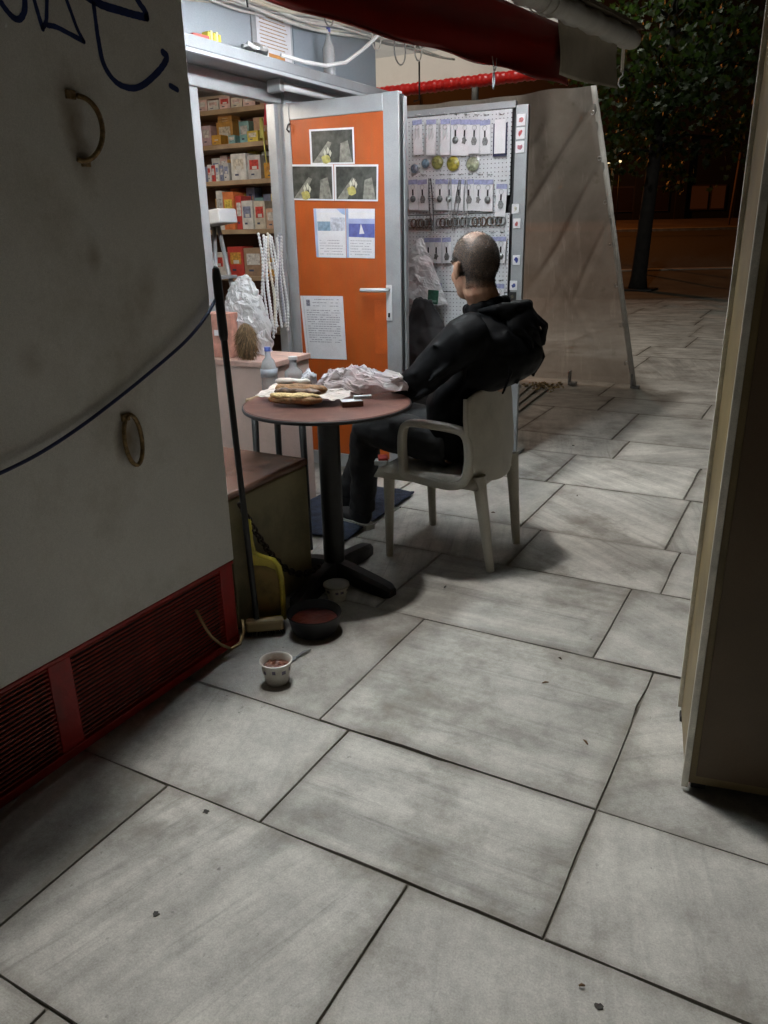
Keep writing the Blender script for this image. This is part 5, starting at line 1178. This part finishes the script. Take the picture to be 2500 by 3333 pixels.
def shoe(an, yaw):
    r = Matrix.Rotation(yaw, 3, 'Z')
    def P(x, y, z): return Vector((an[0], an[1], 0))+r @ Vector((x, y, z))
    pts = []
    outl = [(-.075, 0), (-.07, .03), (-.03, .037), (.05, .040), (.12, .048), (.165, .040), (.195, .012), (.195, -.012), (.165, -.036), (.12, -.042), (.05, -.036), (-.03, -.035), (-.07, -.03)]
    sh_ = MB().prism([P(x, y, .002) for x, y in outl], (0, 0, .030)).build('sole', M_sole, None)
    s = MB(); s.ell(P(.11, 0, .045), (.088, .042, .040), r, 18); s.ell(P(.02, 0, .065), (.085, .036, .060), r, 18); s.ell(P(-.03, 0, .085), (.045, .034, .06), r, 16)
    u = s.build('shoe', M_shoe, pn, True)
    baked(u, [('REMESH', dict(mode='VOXEL', voxel_size=.006)), ('SMOOTH', dict(factor=.5, iterations=4))])
    t = MB().ell(P(.165, 0, .040), (.036, .041, .026), r, 16).build('toe_cap', M_sole, None, True)
    for c_ in (sh_, t):
        c_.parent = u; c_.matrix_parent_inverse = Matrix.Translation(-pn.location)
    u2 = u.matrix_parent_inverse.copy()
    for c_ in (sh_, t): c_.matrix_parent_inverse = Matrix.Identity(4)
shoe((-2.02, 3.37), R_(160)); shoe((-2.22, 3.555), R_(165))
# ------------------------------------------------------------------ olive box at the kiosk corner, chain
ob = empty('storage_box', (-2.12, 2.4, 0), 'olive storage box with brown lid between the kiosk corner and table', 'box')
M_obox = mat('olive_box_paint', (.27, .23, .12), .5, var=.25, scale=4, dirt=(.03, .022, .01), dirt_amt=.6, dirt_scale=3)
MB().b2(-2.42, -1.865, 2.13, 2.66, .015, .555, .008).build('body', M_obox, ob)
MB().b2(-2.425, -1.858, 2.125, 2.668, .556, .588, .012).build('lid', mat('brown_lid', (.16, .085, .06), .22, var=.2, scale=6, dirt=(.05, .02, .012), dirt_amt=.6, dirt_scale=3), ob)
for (x, yv) in ((-1.90, 2.17), (-1.90, 2.62), (-2.38, 2.17), (-2.38, 2.62)): MB().b2(x-.02, x+.02, yv-.02, yv+.02, 0, .0145).build('foot', M_black, ob)
chn = empty('chain', (-1.84, 2.4, .3), 'rusty chain drooping in front of the olive box', 'chain')
M_chain = mat('dark_chain', (.025, .014, .008), .5, metal=.4, var=.5, scale=60)
cp = []
for k in range(200):
    t = k/199; cp.append(Vector((-1.835+.045*t, 2.165+.455*t, .54-.80*t+.38*t*t - .05*math.sin(math.pi*t))))
dist = 0; last = cp[0]; lk = 0; seg = .025
for k in range(1, 200):
    if (cp[k]-last).length >= seg:
        d = (cp[k]-last).normalized(); c = (cp[k]+last)/2; u = Vector((1, 0, 0)) if lk % 2 == 0 else d.cross(Vector((1, 0, 0))).normalized()
        if lk % 2 == 0: u = (Vector((1, 0, 0))-d*d.x).normalized()
        s = MB(); s.tube([c+d*.0185*math.cos(a*math.pi/6)+u*.0115*math.sin(a*math.pi/6) for a in range(12)], .0050, 6, True); s.build('link', M_chain, chn, True)
        last = cp[k]; lk += 1
print('links', lk)
# ------------------------------------------------------------------ broom, dustpans, bowl, cups
bm_ = empty('broom', (-1.80, 2.19, 0), 'black handled broom leaning upright at the kiosk corner', 'broom')
b0, b1 = Vector((-1.785, 2.145, .075)), Vector((-1.795, 2.10, 1.405))
MB().tube([b0, b0.lerp(b1, .3), b0.lerp(b1, .82)], [.0115, .0115, .0115], 12).build('handle', M_blackmetal, bm_, True, 40)
MB().tube([b0.lerp(b1, .815), b0.lerp(b1, .83), b0.lerp(b1, .97), b0.lerp(b1, .992), b1], [.0125, .0165, .0155, .012, .005], 12).build('grip', M_black, bm_, True)
MB().box((-1.762, 2.165, .045), (.15, .045, .05), Matrix.Rotation(R_(38), 3, 'Z'), .012).build('head', mat('tan_plastic', (.36, .25, .10), .5, var=.3, dirt=GRIME, dirt_amt=.4), bm_)
s = MB(); ra = random.Random(2)
for k in range(420):
    u_ = ra.uniform(-.07, .07); v_ = ra.uniform(-.018, .018); rz_ = Matrix.Rotation(R_(38), 3, 'Z'); p = Vector((-1.762, 2.165, .022))+rz_ @ Vector((u_, v_, 0)); e2 = p+rz_ @ Vector((u_*.2, v_*.5, -.021)); t = Vector((.0012, 0, 0))
    s.bm.faces.new([s.bm.verts.new(p-t), s.bm.verts.new(p+t), s.bm.verts.new(e2)])
s.build('bristles', mat('bristle_black', (.02, .018, .015), .8), bm_)
dp = empty('dustpan', (-1.80, 2.20, 0), 'yellow plastic dustpan standing on edge behind the broom', 'dustpan')
M_yel = mat('yellow_plastic', (.74, .62, .08), .42, var=.2, scale=14, dirt=(.12, .05, .02), dirt_amt=.7, dirt_scale=12)
def dpt(u, w_, z): return Vector((-1.838+.088*u+.02*w_, 2.205+.075*u-.05*w_, z))
outl = [(0, .025), (1, .025), (1.0, .20), (.94, .255), (.75, .29), (.35, .31), (.12, .33), (.06, .38), (.05, .47), (0, .47)]
MB().prism([dpt(u, 0, z) for u, z in outl], (.006, .006, 0)).build('pan', M_yel, dp)
rim = [(1, .025), (1.0, .20), (.94, .255), (.75, .29), (.35, .31), (.12, .33), (.06, .38), (.05, .47)]
MB().tube([dpt(u, .22, z) for u, z in rim], .010, 8).build('rim', M_yel, dp, True)
MB().prism([dpt(u, .03, z) for u, z in ((.05, .04), (.88, .04), (.9, .19), (.80, .24), (.5, .26), (.05, .27))], (.002, -.002, 0)).build('dirty_tray', mat('dirty_tray', (.30, .20, .05), .6, var=.5, scale=18, dirt=(.16, .03, .015), dirt_amt=.8, dirt_scale=9), dp)
hs = MB().tube([(WX+.012, 1.845, .245), (WX+.02, 1.86, .19), (WX+.03, 1.885, .125), (WX+.04, 1.925, .07), (WX+.05, 1.965, .035), (WX+.055, 2.01, .035), (WX+.05, 2.045, .07), (WX+.035, 2.06, .11)], .006, 8).build('hose', mat('tan_hose', (.32, .20, .08), .6), None, True)
tag(hs, 'tan hose looped against the red vent end', 'hose')
bw = empty('bowl', (-1.665, 2.285, 0), 'black bowl with dark red inside on the ground by the broom', 'bowl')
MB().lathe([(0, .003), (.08, .003), (.088, .012), (.104, .075), (.110, .085), (.108, .09), (.099, .08), (.082, .03), (0, .026)], (-1.600, 2.275, 0), 40).build('shell', M_black, bw, True, 50)
MB().lathe([(0, .060), (.05, .062), (.09, .058), (.0925, .056)], (-1.600, 2.275, 0), 32).build('contents', mat('dark_red_sauce', (.11, .02, .012), .3, var=.5, scale=25, bump=.4, bscale=30), bw, True)
M_cup = mat('white_pot', (.70, .68, .62), .42, var=.06, dirt=(.35, .26, .14), dirt_amt=.4, dirt_scale=14)
def cup(c, label, rr_, h, lid):
    e = empty('plastic_pot', c, label, 'pot', 'white plastic pots on the ground')
    prof_ = [(0, .002), (rr_*.70, .002), (rr_*.73, .006), (rr_*.80, h*.45), (rr_*.90, h*.50), (rr_*.96, h*.96), (rr_*1.06, h*.965), (rr_*1.07, h), (rr_*1.0, h*1.015), (rr_*.94, h*.98), (rr_*.86, h*.5), (rr_*.70, .012), (0, .010)]
    MB().lathe(prof_, c, 40).build('cup', M_cup, e, True, 45)
    # printed band: coloured blots round the wall
    ra = random.Random(int(rr_*1e5)); s = MB()
    for k in range(9):
        a0 = k*.7+ra.random()*.3; r_ = rr_*.945; z0 = h*(.56+.1*ra.random()); z1 = z0+h*.16; w_ = .16+.2*ra.random()
        q_ = [(math.cos(a)*(rr_*(.90+.06*((z/h-.5)/.46))+.0008), math.sin(a)*(rr_*(.90+.06*((z/h-.5)/.46))+.0008), z) for a, z in ((a0, z0), (a0+w_, z0), (a0+w_, z1), (a0, z1))]
        s.poly([Vector(c)+Vector(p) for p in q_])
    s.build('printed_band', mat('pot_print', (.20, .18, .26), .5, var=.7, scale=80), e)
    if lid:
        MB().lathe([(0, h+.004), (rr_*.9, h+.0045), (rr_*1.08, h+.003), (rr_*1.09, h*.955), (rr_*1.075, h*.955)], c, 36).build('lid', mat('clear_lid', (.52, .52, .50), .3, var=.15, alpha=.85), e, True)
    else:
        s = MB(); import mathutils
        def ff(u, v):
            a = 6.283*u; r_ = rr_*.88*v; p = Vector(c)+Vector((r_*math.cos(a), r_*math.sin(a), h*.70)); p.z += .012*mathutils.noise.noise(p*70)+.010*(1-v)
            return tuple(p)
        s.grid(ff, 30, 10); s.build('contents', mat('red_brown_food', (.16, .05, .025), .45, var=.6, scale=60, bump=.6, bscale=90), e, True)
cup((-1.515, 1.905, 0), 'open white pot with red brown leftovers on the paving', .055, .088, False)
cup((-1.675, 2.56, 0), 'lidded white pot against the table foot', .053, .072, True)
sp_ = MB().tube([(-1.545, 2.06, .006), (-1.535, 2.10, .012), (-1.525, 2.135, .008)], [.004, .006, .003], 6).ell((-1.548, 2.045, .008), (.014, .020, .004), None, 10).build('plastic_spoon', M_clear, None, True); tag(sp_, 'broken clear plastic spoon behind the open pot', 'spoon')
# blue cable slung along the wall
pts = [(1.05, .925), (1.212, .937), (1.40, .974), (1.618, 1.046), (1.824, 1.134), (1.96, 1.20), (2.075, 1.278), (2.10, 1.30)]
P = []
for i in range(len(pts)-1):
    for k in range(8): P.append(Vector(pts[i]).lerp(Vector(pts[i+1]), k/8))
P.append(Vector(pts[-1])); Q = [sum((P[max(0, min(len(P)-1, i+j))] for j in range(-4, 5)), Vector((0, 0)))/9 for i in range(len(P))]
bc = MB().tube([(WX+.022+.006*math.sin(i*.2), q_.x, q_.y) for i, q_ in enumerate(Q)], .0055, 8).build('blue_cable', M_blue, None, True); tag(bc, 'dark blue cable slung across the white kiosk wall', 'cable')
# mat and things under the man
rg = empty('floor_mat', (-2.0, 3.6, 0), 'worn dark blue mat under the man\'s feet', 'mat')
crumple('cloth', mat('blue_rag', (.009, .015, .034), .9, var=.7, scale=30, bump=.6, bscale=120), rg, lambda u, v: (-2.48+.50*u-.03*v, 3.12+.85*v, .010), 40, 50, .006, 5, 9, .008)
rdb = empty('red_lighter_pack', (-1.745, 3.12, .47), 'small red and white packet on the front of the chair seat', 'packet')
MB().box((-1.742, 3.10, .470), (.06, .05, .022), Matrix.Rotation(R_(20), 3, 'Z'), .003).build('packet', M_white, rdb); MB().box((-1.735, 3.105, .490), (.045, .04, .016), Matrix.Rotation(R_(35), 3, 'Z') @ Matrix.Rotation(R_(15), 3, 'X'), .003).build('red_flap', mat('red_flap', (.45, .03, .02), .5), rdb)
# bundle of laths on the ground behind the chair
for i in range(5):
    a = Vector((-2.16-.075*i, 5.75+.12*i, .012)); b = Vector((-2.30-.10*i, 7.62-.03*i, .014))
    d = (b-a); o = MB().box((a+b)/2, (.042, d.length, .018), Matrix.Rotation(math.atan2(d.y, d.x)-math.pi/2, 3, 'Z'), .002).build('lath', mat('grey_lath', (.33, .32, .29), .7, var=.25, scale=8, dirt=GRIME, dirt_amt=.5), None)
    tag(o, f'grey wooden lath on the ground, {ORD[i]} from the right in the bundle', 'lath', 'laths lying behind the chair')
cl = MB(); ra = random.Random(31)
for k in range(60):
    c = Vector((-2.32+ra.gauss(0, .10), 7.45+ra.gauss(0, .10), .03+ra.uniform(0, .02))); cl.box(c, (ra.uniform(.008, .05), ra.uniform(.008, .03), ra.uniform(.004, .015)), Euler((ra.uniform(-1, 1), ra.uniform(-1, 1), ra.uniform(0, 6))).to_matrix())
o = cl.build('crumbs', mat('crumb_scatter', (.52, .40, .22), .8, var=.9, scale=18), None); tag(o, 'scatter of pale crumbs and splinters on the lath ends', 'crumbs', kind='stuff')
# butts, leaves and scraps on the paving
dbr = random.Random(77)
spots = [(-.666, 2.50, 'curled brown leaf near the slab joint in the middle'), (-.664, 2.318, 'dark cigarette stub below the curled leaf'), (-1.458, 5.456, 'dark scrap on the slab behind the chair'), (-1.122, 4.359, 'small dark scrap on the pale slab right of the chair'), (-1.462, 3.871, 'short brown twig beside the rear chair legs'), (-1.30, 2.87, 'yellow brown butt left of the slab joint'), (-1.17, .951, 'dark gum blot on the left foreground slab'), (-.238, 1.231, 'thin dark splinter in the right foreground'), (-.194, 1.205, 'grey gum blot in the right foreground'), (-1.296, 1.273, 'dark gum blot at the joint left of centre'), (-.45, 2.05, 'tiny fleck by the cabinet foot')]
for i, (x, yv, lab) in enumerate(spots):
    if 'gum' in lab: o = MB().prism([(x+.010*r_*math.cos(a*.524), yv+.008*r_*math.sin(a*.524), .0012) for a, r_ in zip(range(12), [dbr.uniform(.6, 1.15) for _ in range(12)])], (0, 0, .0012)).build('gum_blot', mat('old_gum', (.055, .052, .047), .9, var=.4, scale=120), None); tag(o, lab, 'gum')
    else:
        a = dbr.uniform(0, 3.14); d = Vector((math.cos(a), math.sin(a), 0))*dbr.uniform(.006, .013)
        o = MB().tube([Vector((x, yv, .006))-d, Vector((x, yv, .008)), Vector((x, yv, .005))+d], [.0018, .0034, .0018], 6).build('scrap', mat('litter_%d' % (i % 3), [(.05, .03, .02), (.16, .09, .04), (.03, .03, .03)][i % 3], .8), None, True); tag(o, lab, 'litter')
# ------------------------------------------------------------------ tree, poles, lamps and building across the road
tx, ty = -4.14, 20.56
tree = empty('tree', (tx, ty, 0), 'broad leaved tree with slim dark trunk on the far paving', 'tree')
M_bark = mat('dark_bark', (.014, .012, .010), .9, var=.5, scale=8, bump=.8, bscale=18)
tw = MB().tube([(tx, ty, .0), (tx, ty, .35), (tx+.05, ty+.02, 1.6), (tx+.12, ty, 2.9), (tx+.2, ty+.1, 4.4), (tx+.25, ty+.2, 6.5)], [.24, .19, .17, .15, .12, .05], 14).build('trunk', M_bark, tree, True)
lb = random.Random(13); tips = []
for k in range(26):
    z0 = lb.uniform(3.0, 6.4); a = lb.uniform(0, 6.283); L_ = lb.uniform(1.3, 2.9)*(1 if z0 < 5 else .8)
    p0 = Vector((tx+.15, ty+.05, z0)); p3 = p0+Vector((math.cos(a)*L_, math.sin(a)*L_, lb.uniform(-.5, 1.4)))
    p1 = p0.lerp(p3, .4)+Vector((0, 0, .25)); MB().tube([p0, p1, p3], [.04, .028, .01], 7).build('branch', M_bark, tree, True)
    tips += [p1, p0.lerp(p3, .7)+Vector((0, 0, .12)), p3, p3+Vector((lb.uniform(-.4, .4), lb.uniform(-.4, .4), -lb.uniform(.2, .9)))]
leafshape = [(0, 0), (.18, .06), (.42, .02), (.30, .22), (.52, .36), (.26, .42), (.20, .62), (.06, .60), (0, .92), (-.06, .60), (-.20, .62), (-.26, .42), (-.52, .36), (-.30, .22), (-.42, .02), (-.18, .06)]
vs = []; fs = []
def leaf(p, sz):
    q_ = Euler((lb.uniform(-.9, .9)+math.pi*.5*lb.choice((-1, 1))*.75, lb.uniform(-.7, .7), lb.uniform(0, 6.283))).to_matrix(); b0 = len(vs)
    for x, y_ in leafshape: vs.append(p+q_ @ Vector((x*sz, -y_*sz, .10*abs(x)*sz)))
    n = len(leafshape); c = len(vs); vs.append(p+q_ @ Vector((0, -.35*sz, -.02*sz)))
    for k in range(n): fs.append((b0+k, b0+(k+1) % n, c))
for tpt in tips:
    for k in range(lb.randint(26, 54)):
        p = tpt+Vector((lb.gauss(0, .34), lb.gauss(0, .34), lb.gauss(-.05, .30)))
        if p.z > 2.35: leaf(p, lb.uniform(.14, .23))
me = bpy.data.meshes.new('crown'); me.from_pydata([tuple(v) for v in vs], [], fs); me.update()
def leaf_mat():
    m = mat('leaf', (.017, .036, .006), .5, var=.5, scale=1.4)
    n = m.node_tree.nodes; l = m.node_tree.links; b = n['Principled BSDF']; o_ = n['Material Output']
    t = n.new('ShaderNodeBsdfTranslucent'); t.inputs[0].default_value = (.06, .11, .02, 1); mx = n.new('ShaderNodeMixShader'); mx.inputs[0].default_value = .35
    l.new(b.outputs[0], mx.inputs[1]); l.new(t.outputs[0], mx.inputs[2]); l.new(mx.outputs[0], o_.inputs[0]); return m
me.materials.append(leaf_mat()); cr = bpy.data.objects.new('crown', me); C.objects.link(cr); cr.parent = tree; cr.matrix_parent_inverse = Matrix.Translation(-tree.location)
MB().b2(tx-.42, tx+.42, ty-.42, ty+.42, .002, .05, .02).build('tree_grate', M_blackmetal, tree)
# park lamp post among the leaves
plx, ply, _z = UV(7.38, 22.9, 0)
pk = empty('park_lamp', (plx, ply, 0), 'pale lamp post rising through the tree leaves', 'street lamp')
MB().tube([(plx, ply, .15), (plx, ply, 3.5), (plx, ply, 8.6)], [.06, .045, .035], 10).build('pole', M_alu, pk, True)
MB().ell((plx, ply, 8.75), (.22, .22, .16), None, 14).build('lamp_head', mat('lamp_glass', (.7, .7, .65), .3), pk, True)
L_tree.location = (-5.35, 19.5, 7.6)
pz = empty('added_sheet_lamp', (-4.4, 10.55, 0), 'added lamp post lighting the hanging sheet from behind', 'street lamp')  # hidden post for the light added behind the sheet
MB().tube([(-4.4, 10.55, 0), (-4.4, 10.55, 3.6), (-4.4, 10.3, 3.75)], [.06, .045, .04], 10).build('pole', M_blackmetal, pz, True)
MB().lathe([(0, .12), (.16, .05), (.2, 0), (.18, 0), (0, .03)], (-4.4, 10.2, 3.65), 20).build('lamp_head', M_blackmetal, pz, True)
# leaning poles and a sodium lamp across the road
pa = Vector(UV(7.17, 26, .45)); pb_ = Vector(UV(7.335, 26, 4.28))
o = MB().tube([pa, pb_], .045, 8).build('leaning_pole', mat('pole_tan', (.40, .30, .18), .7), None, True); tag(o, 'thin tan pole leaning beside the hanging sheet edge', 'pole')
pa = Vector(UV(16.15, 38, 1.45)); o = MB().tube([pa, Vector(UV(16.3, 38, 4.5))], .05, 8).build('leaning_pole', mat('pole_brown', (.14, .09, .06), .7), None, True); tag(o, 'dim brown pole leaning near the right hand cabinet', 'pole')
so = empty('sodium_lamp', UV(2.0, 37.4, 1.4), 'street lamp across the road behind the sheet', 'street lamp')
q_ = Vector(UV(2.0, 37.4, 1.4)); MB().tube([q_, q_+Vector((0, 0, 7)), q_+Vector((0, 0, 7))+Vector(UV(.6, -1.8, .3))], [.09, .07, .05], 10).build('pole', M_blackmetal, so, True)
hq = q_+Vector((0, 0, 7))+Vector(UV(.6, -1.9, .28)); MB().box(hq, (.3, .6, .12), None, .03).build('lamp_head', M_blackmetal, so)
L_road.location = hq-Vector((0, 0, .35))
bd_ = empty('building', UV(8, 42.5, 1.8), 'dark masonry building across the road', 'building')
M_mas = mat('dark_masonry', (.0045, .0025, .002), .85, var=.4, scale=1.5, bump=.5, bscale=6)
def ub(u0, u1, v0, v1, z0, z1, name, m, parent=bd_, bev=0):
    s = MB(); c = RU*((u0+u1)/2)+FV*((v0+v1)/2)+Vector((0, 0, (z0+z1)/2)); s.box(c, (u1-u0, v1-v0, z1-z0), Matrix.Rotation(R_(29.2), 3, 'Z'), bev); return s.build(name, m, parent)
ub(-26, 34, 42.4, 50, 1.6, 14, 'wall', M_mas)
M_win = mat('dark_window_glass', (.03, .02, .018), .15)
M_litwin = emis('dim_window', (.55, .14, .04), .030)
for i, (u0, uw) in enumerate(((7.5, 1.2), (9.6, 1.2), (11.8, 1.2), (13.6, 1.2), (15.85, .98), (16.90, .78), (19.0, 1.2), (21.0, 1.2))):
    wn = ub(u0, u0+uw, 42.32, 42.399, 2.20, 3.40, 'window', M_kerb if False else mat('window_frame', (.035, .02, .015), .7)); ub(u0+.06, u0+uw-.06, 42.30, 42.319, 2.27, 3.33, 'pane', M_litwin if i in (4, 5) else M_win, wn)
for u0 in (8.9, 11.1, 13.0, 15.1, 18.1): ub(u0, u0+.5, 42.15, 42.31, 1.7, 5.6, 'pillar', M_mas)
ub(-26, 34, 42.1, 42.39, 5.61, 5.95, 'cornice', M_mas)
# distant lit shop lights beside the pole
for (px, dz, r, lab) in ((9.46/1.32, 3.86, .10, 'round cream lamp globe beside the tan pole'), (9.93/1.32, 4.0, .055, 'small pale lamp just right of the tan pole')):
    c = Vector(UV(px*1.32, 34.5, dz)); e = empty('lamp_globe', c, lab, 'lamp', 'small lamps across the road')
    MB().ell(c, (r, r, r), None, 12).build('globe', emis('globe_glow', (1.0, .78, .42), 1.6), e, True)
    MB().tube([c-Vector((0, 0, r)), (c.x, c.y, 1.15)], .025, 6).build('post', M_blackmetal, e, True)
